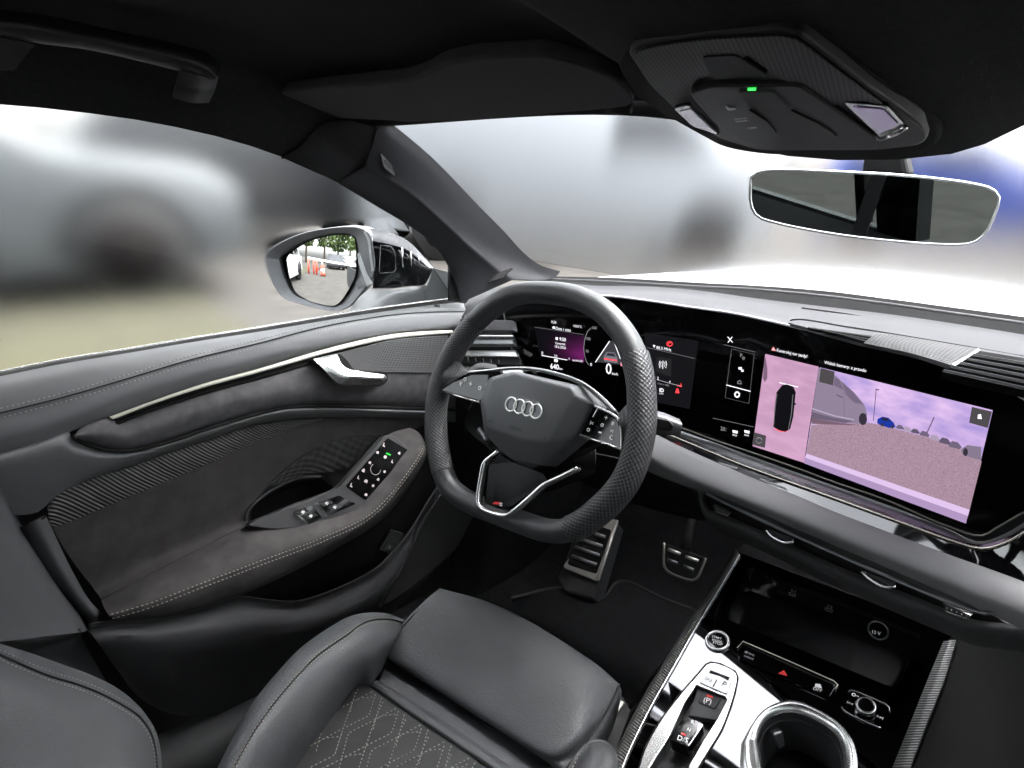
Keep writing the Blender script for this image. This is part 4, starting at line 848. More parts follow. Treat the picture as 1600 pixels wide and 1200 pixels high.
loft('knee_panel', [[yo(a, b, .030) for a, b in [(700, 600), (800, 660), (900, 700), (985, 720), (1094, 768)]], [V((-.38, .24, -.15)), V((-.2, .22, -.18)), V((0, .22, -.20)), V((.12, .25, -.20)), V((.2, .28, -.20))], [V((-.38, .45, -.25)), V((-.2, .45, -.27)), V((0, .45, -.28)), V((.12, .45, -.28)), V((.2, .45, -.28))]], RUB, DB, 20, 4)
# dashboard top
bk = [(700, 462, .36), (740, 452, .38), (800, 447, .42), (865, 441, .47), (925, 446, .49), (1020, 448, .50), (1100, 455, .50), (1180, 466, .50), (1253, 475, .50), (1390, 491, .50), (1500, 507, .50), (1600, 523, .50), (1680, 538, .50)]
gr1 = [(716, 490, .26), (745, 474, .28), (795, 459, .30), (860, 452, .32), (925, 455, .34), (1020, 461, .34), (1100, 470, .33), (1180, 487, .32), (1232, 500, .30), (1390, 521, .30), (1500, 539, .30), (1600, 556, .30), (1680, 575, .30)]
tp_ = [(735, 505, .215), (765, 490, .217), (800, 474, .222), (850, 466, .225), (905, 461, .225), (950, 462, .225)] + [(a, b-1, None) for a, b in gtop[4:14]]
tpp = [Y(*p) if p[2] else yo(p[0], p[1], -.004) for p in tp_]
loft('upper_pad', [yr(bk), [Y(a, b+6, y-.02) for a, b, y in bk], yr(gr1), [yo(a, b-1, -.003) if a > 960 else Y(a, b, .224) for a, b, _ in tp_]], DASH, DB, 80, 5)
tube('pad_groove', [p + (CAM-p).normalized()*.002 for p in yr([(1253, 481, .47), (1320, 490, .47), (1390, 502, .47), (1500, 517, .47), (1600, 532, .47)])], .0012, RUB, DB, res=30, ns=6)
tube('pad_groove', [p + (CAM-p).normalized()*.003 for p in yr([(1228, 505, .29), (1240, 499, .295), (1320, 510, .30), (1390, 521, .30), (1520, 543, .30), (1600, 557, .30)])], .0012, RUB, DB, res=30, ns=6)
_a, _b, _c = Y(1260, 505, .30), Y(1600, 558, .30), yo(1420, 548)
_n = (_b-_a).cross(_c-_a); VT = Plane(_n if _n.z > 0 else -_n, _a + V((0, 0, .004)))
v_ = lambda pts, l=0: [VT(a, b, l) for a, b in pts]
SCU = mat('vent_black', (.006, .006, .006), .9, spec=.04)
prism('vent_tray', v_([(1232, 504), (1245, 501), (1370, 520), (1352, 537)], .003), DASH, DB, .004)
prism('vent_tray', v_([(1530, 548), (1640, 566), (1640, 630), (1575, 596), (1488, 570)], .003), SCU, DB, .004)
for i in range(3): prism('vent_slat', v_([(1262+i*22, 511+i*4.5), (1364, 525+i*4.5), (1361, 527+i*4.5), (1268+i*22, 513.5+i*4.5)], .007), SCU, DB, .003)
GRL = uvmat('centre_speaker_mesh', (.030, .030, .031), (.052, .052, .054), .9, 130, 130, 'mesh', 1., .001)
loft('centre_speaker', [v_([(1368, 520), (1440, 530), (1526, 545)], .010), v_([(1358, 529), (1430, 542), (1510, 556)], .012), v_([(1349, 536), (1420, 551), (1488, 571)], .008)], GRL, DB, 24, 5, .004)
tube('speaker_edge', v_([(1529, 547), (1510, 559), (1488, 572)], .010), .0016, SATIN, DB)
for i in range(5):
    a, b = 1519-i*11, 553+i*6.2
    prism('vent_slat', v_([(a, b), (1640, b+20+i*4), (1640, b+24+i*4), (a-3, b+3)], .010), SCU, DB, .006)
    tube('slat_edge', v_([(a, b), (1640, b+20+i*4)], .0105), .0006, PLASG, DB, ns=6)
# black scuttle band at the foot of the windscreen
s0 = [(845, 432, .55), (866, 432, .56), (960, 434, .58), (1100, 442, .58), (1180, 446, .58), (1285, 454, .58), (1390, 467, .58), (1495, 481, .58), (1600, 495, .58), (1680, 508, .58)]
s1 = [(845, 437, .52), (866, 437, .53), (960, 441, .55), (1100, 449, .55), (1180, 453, .55), (1285, 463, .55), (1390, 476, .55), (1495, 491, .55), (1600, 506, .55), (1680, 520, .55)]
s2 = [(845, 445, .49), (866, 442, .49), (960, 449, .50), (1100, 457, .50), (1180, 467, .50), (1285, 479, .50), (1390, 492, .50), (1495, 507, .50), (1600, 524, .50), (1680, 539, .50)]
SCU = mat('scuttle_black', (.012, .012, .012), .9, spec=.05)
loft('scuttle_band', [yr(s0), yr(s1), yr(s2)], SCU, DB, 60, 3, .003, lin=True)
tube('scuttle_ridge', yr(s1), .0032, mat('scuttle_ridge', (.08, .078, .08), .6, spec=.2), DB, res=60, ns=8)
# driver's side vent: layers of satin slats
c1_ = [(700, 516, .2), (760, 512, .2), (800, 512, .2)]
for nm, a0_, a1_, y0_, y1_, m_ in (('vent_cap', (722, 498), (800, 500), 517, 517, DASH), ('vent_chrome', (715, 519), (800, 519), 525, 525, SATIN), ('vent_face', (720, 526), (800, 525), 538, 538, DGREY), ('vent_slat', (718, 547), (806, 546), 556, 557, SATIN), ('vent_gap', (716, 557), (812, 559), 567, 571, RUB), ('vent_slat', (716, 568), (816, 572), 582, 586, SATIN)):
    x0_, x1_ = a0_[0], a1_[0]
    prism(nm, [Y(x0_, a0_[1], .205), Y(x1_, a1_[1], .205), Y(x1_+3, y1_, .195), Y(x0_, y0_, .195)], m_, DB, .012, None, .002)
for i in range(5): tube('vent_mark', [Y(731+i*12, 558+i*1.0, .193), Y(732+i*12, 564+i*1.0, .193)], .0006, GREYP, DB, ns=5)
loft('side_cheek', [[Y(690, 480, .27), Y(720, 500, .24), Y(800, 500, .24)], [Y(690, 600, .27), Y(720, 600, .245), Y(830, 600, .245)]], RUB, DB, 8, 4)
# ------------------------------------------------------------------ centre console
K = empty('centre_console', (.36, .1, -.6), 'glossy black centre console with gear selector, cup holder and ribbed side strips', 'console')
sl_ = radians(20); kn = V((0, -sin(sl_), cos(sl_)))
KP = Plane(kn, Z(1118, 1000, -.29))
k = lambda pts, l=0: [KP(a, b, l) for a, b in pts]
tray = fillet(k([(1170, 885), (1441, 990), (1398, 1076), (1132, 966)]), .006)
cup_i = [(1183, 1154), (1188, 1138), (1200, 1122), (1218, 1113.5), (1244, 1112), (1265, 1119), (1291, 1133), (1305, 1145), (1314, 1162.5), (1318, 1185), (1316, 1215), (1300, 1245), (1270, 1262), (1235, 1260), (1205, 1235), (1190, 1200)]
cup_o = [(1158, 1163), (1172, 1136), (1190, 1112), (1207, 1101), (1227, 1094), (1248, 1095), (1266, 1102), (1297, 1119), (1315, 1133), (1327, 1148.5), (1336, 1168), (1340, 1195), (1337, 1225), (1318, 1262), (1272, 1285), (1228, 1283), (1185, 1250), (1158, 1205)]
sel = [(1087.5, 1069.5), (1134, 1087.5), (1138, 1095), (1123, 1124), (1100, 1160), (1080, 1195), (1060, 1240), (1000, 1225), (1022, 1185), (1044, 1152), (1068, 1098)]
deck = k([(1152, 862), (1490, 990), (1474, 1003), (1394, 1200), (1360, 1290), (940, 1290), (966, 1200), (1007, 1118), (1050, 1042), (1087, 977), (1125, 915)])
plate('deck', deck, [tray, k(cup_o), k(sel)], DECK, K, kn, .004)
# tray: side walls, back wall up to the dashboard, floor
dn_ = V((0, .25, -1)).normalized()
bw0, bw1 = KP(1170, 885), KP(1441, 990)
loft('tray_wall', [tray + tray[:1], [p - kn*.012 for p in tray + tray[:1]], [p - kn*.045 + (sum(tray, V())/len(tray)-p)*.08 for p in tray + tray[:1]]], GLOSS, K, 60, 3, .002, lin='poly')
prism('tray_floor', [p - kn*.043 + (sum(tray, V())/len(tray)-p)*.05 for p in tray], mat('tray_rubber', (.008, .008, .009), .42, spec=.3, var=.1), K, .004, kn)
BW = Plane((bw1-bw0).cross(V((0, .10, 1))) if (bw1-bw0).cross(V((0, .10, 1))).y < 0 else -(bw1-bw0).cross(V((0, .10, 1))), bw0 + V((0, .004, 0)))
tray_back = prism('tray_back', [BW(1172, 884), BW(1440, 989), BW(1434, 1024), BW(1176, 924)], GLOSS, K, .004)
for i, (a, b) in enumerate(((1238, 929), (1295, 953))):
    c = BW(a, b, .001); tx = (bw1-bw0).normalized(); ty = BW.n.cross(tx)
    tube('usb_port', [c + tx*(x*.0052) + ty*(y*.0022) for x, y in ((-1, 0), (-.8, .8), (.8, .8), (1, 0), (.8, -.8), (-.8, -.8))], .0004, GREYP, tray_back, closed=True, ns=5)
    text('\u2190%d' % (i+1), c + ty*.0042 - tx*.003, c + ty*.0042 + tx*.004, BW.n, GREYP, tray_back)
c = BW(1372, 985, .002)
tube('socket_ring', ringpts(c, BW.n, .0125, 30), .0012, DGREY, tray_back, closed=True, ns=8, up=BW.n)
disc('socket_lid', c, BW.n, .0118, GLOSS, tray_back, .003, bev=.0008)
text('12 V', BW(1363, 989, .003), BW(1376, 992.5, .003), BW.n, WHITE, tray_back)
# starter button
c = KP(1121, 1001, .002)
tube('starter_ring', ringpts(c, kn, .0148, 36), .0022, SATIN, K, closed=True, ns=10, up=kn)
sb = disc('starter_button', c, kn, .0128, GLOSS, K, .004, bev=.001)
for i, s in enumerate(('START', 'ENGINE', 'STOP')): text(s, KP(1112+i*.7, 996+i*4.6, .0026), KP(1127+i*.7, 1000+i*4.6, .0026), kn, WHITE, sb)
# button bar
BP = KP
bar = prism('button_bar', fillet(k([(1161, 1007), (1306, 1071), (1294, 1091), (1153, 1029)], .003), .004), DECK, K, .006, kn, .0008)
tube('bar_trim', k([(1152, 1012), (1161, 1002), (1235, 1034), (1303, 1064), (1309, 1070), (1305, 1076)], .003), .0008, CREAM, K, ns=6)
text('drive', KP(1163, 1020, .0036), KP(1178, 1026, .0036), kn, GREYP, bar); text('select', KP(1162, 1026, .0036), KP(1177, 1032, .0036), kn, GREYP, bar)
tri = k([(1225, 1047), (1230, 1056), (1216, 1052)], .0036); prism('hazard_mark', tri, REDP, bar, .0003, kn)
text('OFF', KP(1270, 1078, .0036), KP(1284, 1082, .0036), kn, WHITE, bar); prism('skid_icon', k([(1274, 1068), (1282, 1069), (1284, 1075), (1273, 1073)], .0036), WHITE, bar, .0003, kn)
# volume knob with its brackets
c = KP(1352, 1110, .0); kc = c + kn*.010
tube('knob_skirt', [c, c + kn*.009], .0115, GLOSS, K, ns=32)
tube('knob_ring', ringpts(kc, kn, .0098, 36), .0016, SATIN, K, closed=True, ns=10, up=kn)
disc('knob_face', kc + kn*.0012, kn, .0090, GLOSS, K, .003)
tube('bracket', k([(1326, 1081), (1329, 1078), (1340, 1081), (1384, 1100), (1389, 1105), (1390, 1111)], .001), .0007, SATIN, K, ns=6)
tube('bracket', k([(1315, 1104), (1318, 1109), (1330, 1117), (1370, 1135), (1376, 1137)], .001), .0007, SATIN, K, ns=6)
text('I<<', KP(1323, 1099), KP(1332, 1103), kn, WHITE, K); text('>>I', KP(1369, 1121), KP(1379, 1125), kn, WHITE, K); text('o-', KP(1330, 1087), KP(1341, 1091), kn, WHITE, K)
# cup holder
co = k(cup_o, .0005); ci = k(cup_i, .0015)
co_s = crs(co + co[:1], 64); ci_s = crs(ci + ci[:1], 64)
rg = [a.lerp(b, .35) + kn*.0045 for a, b in zip(co_s, ci_s)]
loft('cup_surround', [co_s, rg, [a.lerp(b, .75)+kn*.001 for a, b in zip(co_s, ci_s)], [p - kn*.004 for p in ci_s]], SATIN, K, 64, 4, .002)
loft('cup_wall', [[p - kn*.003 for p in ci_s], [p - kn*.014 for p in ci_s], [p - kn*.075 + (sum(ci_s, V())/len(ci_s)-p)*.12 for p in ci_s]], PLAS, K, 64, 4, .002)
prism('cup_floor', [p - kn*.074 for p in ci_s[:-1]], RUB, K, .004, kn)
tube('cup_rim', [p - kn*.016 + (sum(ci_s, V())/len(ci_s)-p)*.02 for p in ci_s[:-1]], .0012, PLAS, K, closed=True, ns=6, up=kn)
cf = [KP(1208, 1148, -.014), KP(1224, 1143, -.014), KP(1227, 1165, -.035), KP(1218, 1172, -.035)]
prism('cup_finger', cf, DGREY, K, .01, None, .002)
# gear selector housing
so_ = [(1104, 1039.5), (1111, 1036.5), (1125, 1039), (1148, 1050.5), (1151, 1058), (1147, 1080), (1140, 1104), (1126, 1140), (1103, 1178), (1087, 1205), (1060, 1260), (990, 1240), (999, 1203), (1009, 1170), (1032, 1128), (1062, 1088), (1091, 1055)]
osm = k(so_, .001); rim_ = k([(a+(1085-a)*.03, b+(1110-b)*.02) for a, b in so_], .006)
tube('selector_outline', osm, .0026, RUB, K, closed=True, ns=8, up=kn)
sel3 = crs(k(sel, .005) + k(sel[:1], .005), 64); os3 = crs(k(so_[6:]+so_[:6], .004) + [KP(*so_[6], .004)], 64)
def nearest_row(a, b): return [min(b, key=lambda q: (q-p).length) for p in a]
plate('selector_frame', crs(k(so_, .0045) + k(so_[:1], .0045), 70)[:-1], [crs(k(sel, .0045) + k(sel[:1], .0045), 60)[:-1]], SATIN, K, kn, .006)
tube('selector_edge', k(sel, .005), .0016, SATIN, K, closed=True, ns=8, up=kn)
loft('selector_well', [crs(k(sel, .004) + k(sel[:1], .004), 60), [p - kn*.02 + (KP(1075, 1140)-p)*.10 for p in crs(k(sel) + k(sel[:1]), 60)]], DGREY, K, 60, 3, .002, lin='poly')
prism('selector_floor', [p - kn*.019 + (KP(1075, 1140)-p)*.06 for p in k(sel)], mat('well_grey', (.05, .05, .052), .5), K, .003, kn)
tpad = prism('selector_pad', fillet(k([(1107, 1042), (1124, 1043), (1144, 1054), (1145, 1062), (1136, 1085), (1092, 1066), (1094, 1057)], .0062), .003), DECK, K, .003, kn, .0005)
prism('pad_slot', k([(1110, 1047), (1140, 1058), (1138, 1063), (1125, 1056), (1108, 1051)], .0068), RUB, tpad, .0004, kn)
tube('pad_divider', k([(1120, 1062), (1114, 1073)], .0066), .0006, RUB, tpad, ns=5)
text('(A)', KP(1101, 1061, .0066), KP(1111, 1065, .0066), kn, GREYP, tpad, name='icon'); text('P', KP(1127, 1070, .0066), KP(1132, 1073, .0066), kn, GREYP, tpad, name='icon')
slope = Plane((0, -.55, .84), KP(1115, 1085, .001))
ramp = prism('brake_ramp', [slope(a, b) for a, b in [(1090, 1076), (1136, 1093), (1122, 1126), (1075, 1118)]], mat('ramp_grey', (.055, .055, .057), .5), K, .02, slope.n, .001)
pb_ = prism('brake_button', fillet([slope(a, b, .002) for a, b in [(1094, 1080), (1127, 1091), (1117, 1108), (1091, 1097)]], .003), PLAS, K, .003, slope.n, .0006)
text('(P)', slope(1099, 1097, .003), slope(1111, 1100, .003), slope.n, WHITE, pb_, name='icon'); prism('brake_led', [slope(a, b, .0026) for a, b in [(1105, 1085), (1114, 1088), (1113, 1090.5), (1104, 1087.5)]], REDP, pb_, .0004, slope.n)
LV = KP.off(.012)
lev = prism('gear_lever', fillet([LV(a, b) for a, b in [(1070, 1117), (1100, 1131), (1075, 1168), (1045, 1155)]], .003), DECK, K, .022, kn, .0025, 3)
for s, a, b in (('R', (1079, 1131), (1084, 1133)), ('N', (1073, 1142), (1078, 1144)), ('D/S', (1058, 1156), (1074, 1161))): text(s, LV(*a, .0006), LV(*b, .0006), kn, WHITE, lev)
prism('gear_led', [LV(a, b, .0008) for a, b in [(1065, 1144), (1072, 1147), (1071, 1150), (1064, 1147)]], REDP, lev, .0003, kn)
# ribbed side strips and flanks
RIBM = uvmat('ribbed_metal', (.02, .02, .02), (.30, .295, .29), .35, 260, 0, 'rib', 1., .0016, .6)
lsA = [(1150, 860), (1080, 972), (1044, 1030), (1000, 1105), (965, 1178), (930, 1270)]; lsB = [(1155, 866), (1088, 978), (1055, 1036), (1012, 1112), (975, 1190), (945, 1280)]
loft('side_strip', [k(lsA, .000), k([((a+c)/2, (b+d)/2) for (a, b), (c, d) in zip(lsA, lsB)], .004), k(lsB, .001)], RIBM, K, 60, 3)
tube('strip_line', k([(a+1, b) for a, b in lsB], .003), .0009, SATIN, K, res=40, ns=6)
rsA = [(1474, 1002), (1450, 1060), (1420, 1135), (1394, 1200), (1360, 1290)]; rsB = [(1494, 1000), (1476, 1060), (1446, 1135), (1422, 1200), (1392, 1290)]
loft('side_strip', [k(rsA, .000), k([((a+c)/2, (b+d)/2) for (a, b), (c, d) in zip(rsA, rsB)], .006), k(rsB, .000)], RIBM, K, 60, 3)
for nm, row in (('flank', k(lsA, 0)), ('flank', k(rsB, 0))):
    loft(nm, [row, [p + V((0, 0, -.10)) for p in row], [V((p.x, p.y, -.65)) for p in row]], RUB, K, 16, 3)
loft('passenger_bolster', [k([(1500, 1000), (1482, 1060), (1452, 1140), (1424, 1210), (1395, 1290)], -.004), [KP(a, b, -.06) for a, b in [(1535, 1000), (1515, 1080), (1495, 1160), (1475, 1230), (1455, 1300)]], [KP(a, b, -.28) for a, b in [(1640, 1000), (1630, 1080), (1620, 1160), (1610, 1230), (1600, 1300)]]], mat('footwell_black', (.004, .004, .004), .9, spec=.05), K, 16, 5)
prism('dash_underside', [KP(1150, 862, -.002), KP(1492, 990, -.002), KP(1492, 990) + V((0, .12, .02)), KP(1150, 862) + V((0, .12, .02))], CARPET, K, .004)
# ------------------------------------------------------------------ driver's seat
ST = empty('driver_seat', (0, -.3, -.62), 'black leather driver seat with diamond-stitched cushion and extendable thigh support', 'car seat')
rz = lambda pts, dz=0: [Z(a, b, z_+dz) for a, b, z_ in pts]
# thigh support
q0 = [(690, 920, -.330), (758, 939, -.330), (822, 968, -.330), (888, 1008, -.332), (940, 1044, -.335), (966, 1068, -.342)]
qf = [(a+2, b-3, z_-.06) for a, b, z_ in q0]
q1 = [(668, 938, -.326), (735, 960, -.325), (800, 990, -.325), (865, 1030, -.327), (920, 1068, -.329), (960, 1082, -.345)]
q2 = [(630, 980, -.340), (700, 1012, -.340), (772, 1052, -.340), (838, 1096, -.340), (905, 1140, -.341), (935, 1130, -.352)]
q3 = [(603, 1014, -.357), (660, 1046, -.358), (735, 1094, -.358), (808, 1142, -.358), (866, 1182, -.358), (900, 1178, -.365)]
q4 = [(601, 1024, -.366), (650, 1055, -.368), (726, 1104, -.368), (800, 1152, -.368), (856, 1188, -.368), (880, 1204, -.370)]
q5 = [(608, 1032, -.385), (650, 1058, -.388), (726, 1107, -.388), (800, 1155, -.388), (856, 1192, -.388), (880, 1210, -.388)]
front = [Z(a, b, z_) + V((0, .004, -.055)) for a, b, z_ in q0]
ts = loft('thigh_support', [front, [p + V((0, .006, -.018)) for p in rz(q0)], rz(q0), rz(q1), rz(q2), rz(q3), rz(q4), rz(q5)], LEA, ST, 40, 6, .003)
rs = [Z(966, 1068, -.342), Z(960, 1082, -.345), Z(935, 1130, -.352), Z(900, 1178, -.365), Z(880, 1204, -.370)]
loft('thigh_support_side', [rs, [p + V((.006, 0, -.008)) for p in rs], [p + V((.002, .0, -.06)) for p in rs]], LEA, ST, 24, 4)
tube('seam', [p + V((.002, 0, .001)) for p in rs], .0012, RUB, ST, res=20, ns=6)
tube('seam', [p + (CAM-p).normalized()*.001 for p in rz([(607, 1033, -.380), (650, 1060, -.384), (726, 1108, -.384), (800, 1157, -.384), (860, 1197, -.384)])], .0012, RUB, ST, res=30, ns=6)
ls_ = [Z(628, 980, -.338), Z(603, 1014, -.357), Z(601, 1024, -.366)]
loft('thigh_support_side', [[Z(690, 920, -.330), Z(668, 938, -.326)] + ls_, [p + V((-.004, 0, -.05)) for p in [Z(690, 920, -.330), Z(668, 938, -.326)] + ls_]], LEA, ST, 16, 4)
bx = [Z(967, 1093, -.40), Z(975, 1097, -.40), Z(944, 1145, -.42), Z(938, 1142, -.42)]
prism('slide_rail', bx, STEEL, ST, .004)
prism('seat_base', [Z(970, 1085, -.41), Z(985, 1110, -.41), Z(960, 1180, -.42), Z(920, 1200, -.42), Z(900, 1160, -.42)], PLAS, ST, .12)
# leather band between cushion and support
b0_ = [(607, 1032, -.392), (650, 1059, -.392), (726, 1108, -.392), (800, 1156, -.392), (880, 1212, -.392)]
b1_ = [(592, 1064, -.388), (640, 1092, -.388), (716, 1142, -.387), (790, 1192, -.386), (850, 1235, -.386)]
b2_ = [(580, 1071, -.384), (625, 1102, -.383), (700, 1152, -.382), (770, 1200, -.382), (830, 1245, -.382)]
loft('cushion_band', [rz(b0_), rz([((a+c)/2, (b+d)/2, -.385) for (a, b, _), (c, d, _) in zip(b0_, b1_)]), rz(b1_), rz(b2_)], LEA, ST, 30, 4)
loft('band_fold', [[p + V((0, -.001, .0015)) for p in rz(b1_)], [p + V((0, 0, .004)) for p in rz([((a*.4+c*.6), (b*.4+d*.6), -.3845) for (a, b, _), (c, d, _) in zip(b1_, b2_)])], [p + V((0, .001, .001)) for p in rz(b2_)]], LEA, ST, 30, 3, .002)
# quilted centre
CQ = Plane((0, -.06, 1), Z(560, 1068, -.384))
qa = [(562, 1065), (580, 1074), (626, 1106), (700, 1156), (770, 1204), (840, 1255)]
qm = [(512, 1130), (540, 1145), (590, 1180), (650, 1220), (720, 1270), (790, 1310)]
qb = [(450, 1212), (480, 1235), (530, 1270), (590, 1310), (650, 1350), (720, 1390)]
loft('quilted_centre', [[CQ(*p, -.012) for p in qa], [CQ(a-3, b+4, 0) for a, b in qa], [CQ(*p, .0) for p in qm], [CQ(*p, -.004) for p in qb]], mat('seat_suede', (.045, .045, .046), .85, spec=.25, var=.2, vscale=40, bump=('noise', 800, .3, .0006)), ST, 40, 6)
def inside(p):
    a = [(566, 1068), (890, 1290), (640, 1400), (440, 1215)]; s = 0
    for i in range(4):
        x0, y0 = a[i]; x1, y1 = a[(i+1) % 4]
        if (x1-x0)*(p[1]-y0)-(y1-y0)*(p[0]-x0) < 0: return False
    return True
z34 = lambda x, y: (340+x/5.333, 1000+y/5.333)
def qst(pts):
    px = [z34(*p) for p in pts]; run = []; fine = []
    for (a, b), (c, d) in zip(px, px[1:]):
        for i in range(24): fine.append((a+(c-a)*i/24, b+(d-b)*i/24))
    fine.append(px[-1]); runs = []
    for p in fine:
        if inside(p) and p[1] < 1225: run.append(p)
        else:
            if len(run) > 6: runs.append(run)
            run = []
    if len(run) > 6: runs.append(run)
    for r in runs:
        w_ = [CQ(*p, .0020) for p in r]
        stitches('stitching', w_, THRC, ST, .0056, .0040, .0009)
for i in range(-4, 9):
    for j in range(-3, 4):
        ox, oy = 190*i - 285*j, 145*i + 330*j; Kx, Ky = 1260+ox, 630+oy
        qst([(Kx+60, Ky-190), (Kx, Ky), (Kx-210, Ky+105), (Kx-400, Ky+205)])
        Jx, Jy = 1100+ox, 770+oy
        qst([(Jx+390, Jy-150), (Jx+280, Jy-140), (Jx+200, Jy-100), (Jx, Jy), (Jx-15, Jy+20), (Jx-70, Jy+230), (Jx-90, Jy+310)])
        qst([(1190+ox, 365+oy), (1120+ox, 520+oy), (1045+ox, 740+oy), (975+ox, 960+oy)]) if j % 2 == 0 else None
# left cushion bolster
o0 = [(632, 970, -.345), (610, 961, -.335), (580, 958, -.325), (545, 964, -.315), (520, 977, -.310), (470, 1012, -.302), (430, 1054, -.297), (402, 1088, -.295), (385, 1112, -.295), (359, 1161, -.297), (330, 1220, -.30)]
o1 = [(629, 973, -.335), (612, 968, -.322), (582, 969, -.305), (560, 978, -.297), (545, 990, -.292), (495, 1025, -.286), (462, 1059, -.282), (440, 1084, -.281), (419, 1111, -.281), (389, 1156, -.283), (356, 1220, -.288)]
o2 = [(630, 980, -.345), (622, 990, -.335), (608, 1000, -.325), (592, 1010, -.320), (575, 1022, -.317), (535, 1050, -.314), (505, 1080, -.312), (485, 1105, -.312), (465, 1135, -.313), (432, 1180, -.316), (400, 1235, -.32)]
o3 = [(618, 1000, -.372), (602, 1022, -.378), (598, 1044, -.384), (588, 1058, -.386), (578, 1070, -.386), (558, 1072, -.386), (530, 1105, -.386), (510, 1134, -.388), (490, 1160, -.39), (462, 1195, -.392), (430, 1250, -.395)]
ob = [Z(a, b, z_) + V((-.012, .006, -.06)) for a, b, z_ in o0]; obb = [Z(a, b, z_) + V((-.02, .0, -.22)) for a, b, z_ in o0]
loft('cushion_bolster', [obb, ob, rz(o0), rz(o1), rz(o2), rz(o3)], LEA, ST, 60, 6, 0)
sp = [p + (CAM-p).normalized()*.0038 for p in crs(rz(o1), 120)]
sd_ = V((.8, -.6, 0)).normalized()
for s in (-1, 1): stitches('stitching', [p + V((.0038*s, -.003*s, -.0008)) for p in sp[2:]], THRC, ST, .0050, .0036, .0007)
tube('seam', [p - (CAM-p).normalized()*.0026 for p in sp], .0011, RUB, ST, ns=6)
# right bolster tip near the console
r0 = [(885, 1215, -.35), (905, 1178, -.34), (925, 1160, -.335), (945, 1160, -.335), (958, 1172, -.345), (964, 1195, -.36), (960, 1230, -.38)]
loft('cushion_bolster', [rz(r0), rz([(895, 1218, -.325), (915, 1185, -.315), (930, 1172, -.312), (942, 1175, -.315), (948, 1190, -.325), (945, 1215, -.34), (938, 1240, -.35)]), rz([(905, 1240, -.32), (915, 1235, -.31), (920, 1232, -.31), (925, 1235, -.31), (928, 1240, -.32), (925, 1250, -.33), (920, 1255, -.34)])], LEA, ST, 24, 6)
loft('cushion_side', [rz(r0), [p + V((.004, .004, -.20)) for p in rz(r0)]], LEA, ST, 20, 3)
stitches('stitching', [p + V((0, 0, .003)) for p in rz([(890, 1210, -.330), (906, 1182, -.322), (920, 1168, -.320)])], THRC, ST, .005, .0036, .0007)
# backrest bolster
BR_ = [(-40, 992), (0, 1008), (40, 1020), (80, 1034), (140, 1056), (180, 1076), (210, 1100), (230, 1126), (241, 1146), (248, 1172), (251, 1215), (248, 1260)]
BS_ = [(-40, 1004), (0, 1023), (40, 1041), (80, 1057), (120, 1069), (160, 1085), (200, 1107), (220, 1122), (236, 1146), (243, 1172), (245, 1215), (242, 1260)]
BI_ = [(-60, 1060), (-20, 1075), (20, 1090), (60, 1102), (95, 1112), (130, 1125), (160, 1140), (180, 1155), (195, 1175), (203, 1195), (205, 1225), (200, 1270)]
BJ_ = [(-100, 1180), (-70, 1190), (-40, 1198), (-10, 1205), (20, 1212), (45, 1220), (70, 1230), (90, 1240), (105, 1250), (115, 1262), (120, 1275), (120, 1300)]
BR_, BS_, BI_, BJ_ = ([(r[0][0]-170, r[0][1]-(66, 76, 66, 50)[i])] + r for i, r in enumerate((BR_, BS_, BI_, BJ_)))
BKp = Plane((.45, .62, .64), X(100, 1090, -.20))
bo = [BKp(a, b, -.02) for a, b in BR_]
loft('backrest_bolster', [[p + V((-.01, -.05, -.05)) for p in bo], bo, [BKp(*p, .0) for p in BS_], [BKp(*p, .006) for p in BI_], [BKp(*p, -.01) for p in BJ_]], LEA, ST, 50, 6, .003)
sp = [p + (CAM-p).normalized()*.002 for p in crs([BKp(*p, 0) for p in BS_], 120)]
up_ = BKp.n.cross((sp[60]-sp[0]).normalized())
for o_ in (1, -1):
    off = [BKp(a+(1.5 if o_ > 0 else -1.5), b+(-7 if o_ > 0 else 6), -.004 if o_ > 0 else .001) for a, b in BS_]
    stitches('stitching', [p + (CAM-p).normalized()*.003 for p in crs(off, 120)], THRD, ST, .0050, .0036, .00075)
tube('seam', sp, .0014, RUB, ST, ns=6)
# ------------------------------------------------------------------ sun visor, grab handle, overhead unit, mirrors, pedals, mat
_p = Y(775, 186, -.05); VZ = Plane((0, .3, 1), _p)
vdn = V((0, -.3, -1)).normalized()
SV = empty('sun_visor', VZ(700, 150), 'folded dark cloth sun visor above the windscreen, left of the overhead unit', 'sun visor')
vis = [(424, 147), (512, 137), (632, 126), (662, 117), (692, 101), (737, 92), (850, 87), (925, 108), (970, 130), (992, 152), (985, 168), (940, 172), (775, 186), (644, 192), (610, 189), (512, 186), (456, 167)]
VCL = mat('visor_cloth', (.050, .050, .052), .9, spec=.15, var=.12, vscale=50, bump=('noise', 1200, .4, .0004))
prism('visor_panel', fillet([VZ(a, b) for a, b in vis], .012), VCL, SV, .016, vdn, .004, 3)
tube('visor_pivot', [VZ(950, 168, .004), VZ(985, 168, .004)], .006, RUB, SV)
GH = empty('grab_handle', X(180, 60, -.30), 'black grab handle on the headliner above the driver window', 'grab handle')
HPn = Plane((1, 0, -.25), X(180, 70, -.285)); HPL = mat('handle_plastic', (.022, .022, .023), .5, bump=('grain', 1300, .2, .0003))
hr = [[(-40, 14), (0, 16), (67, 23), (130, 36), (202, 53), (292, 73), (335, 90), (346, 106)], [(-40, 34), (0, 36), (67, 44), (130, 58), (202, 72), (288, 92), (322, 106), (338, 122)], [(-40, 54), (0, 56), (67, 68), (130, 76), (180, 86), (279, 110), (310, 118), (330, 124)]]
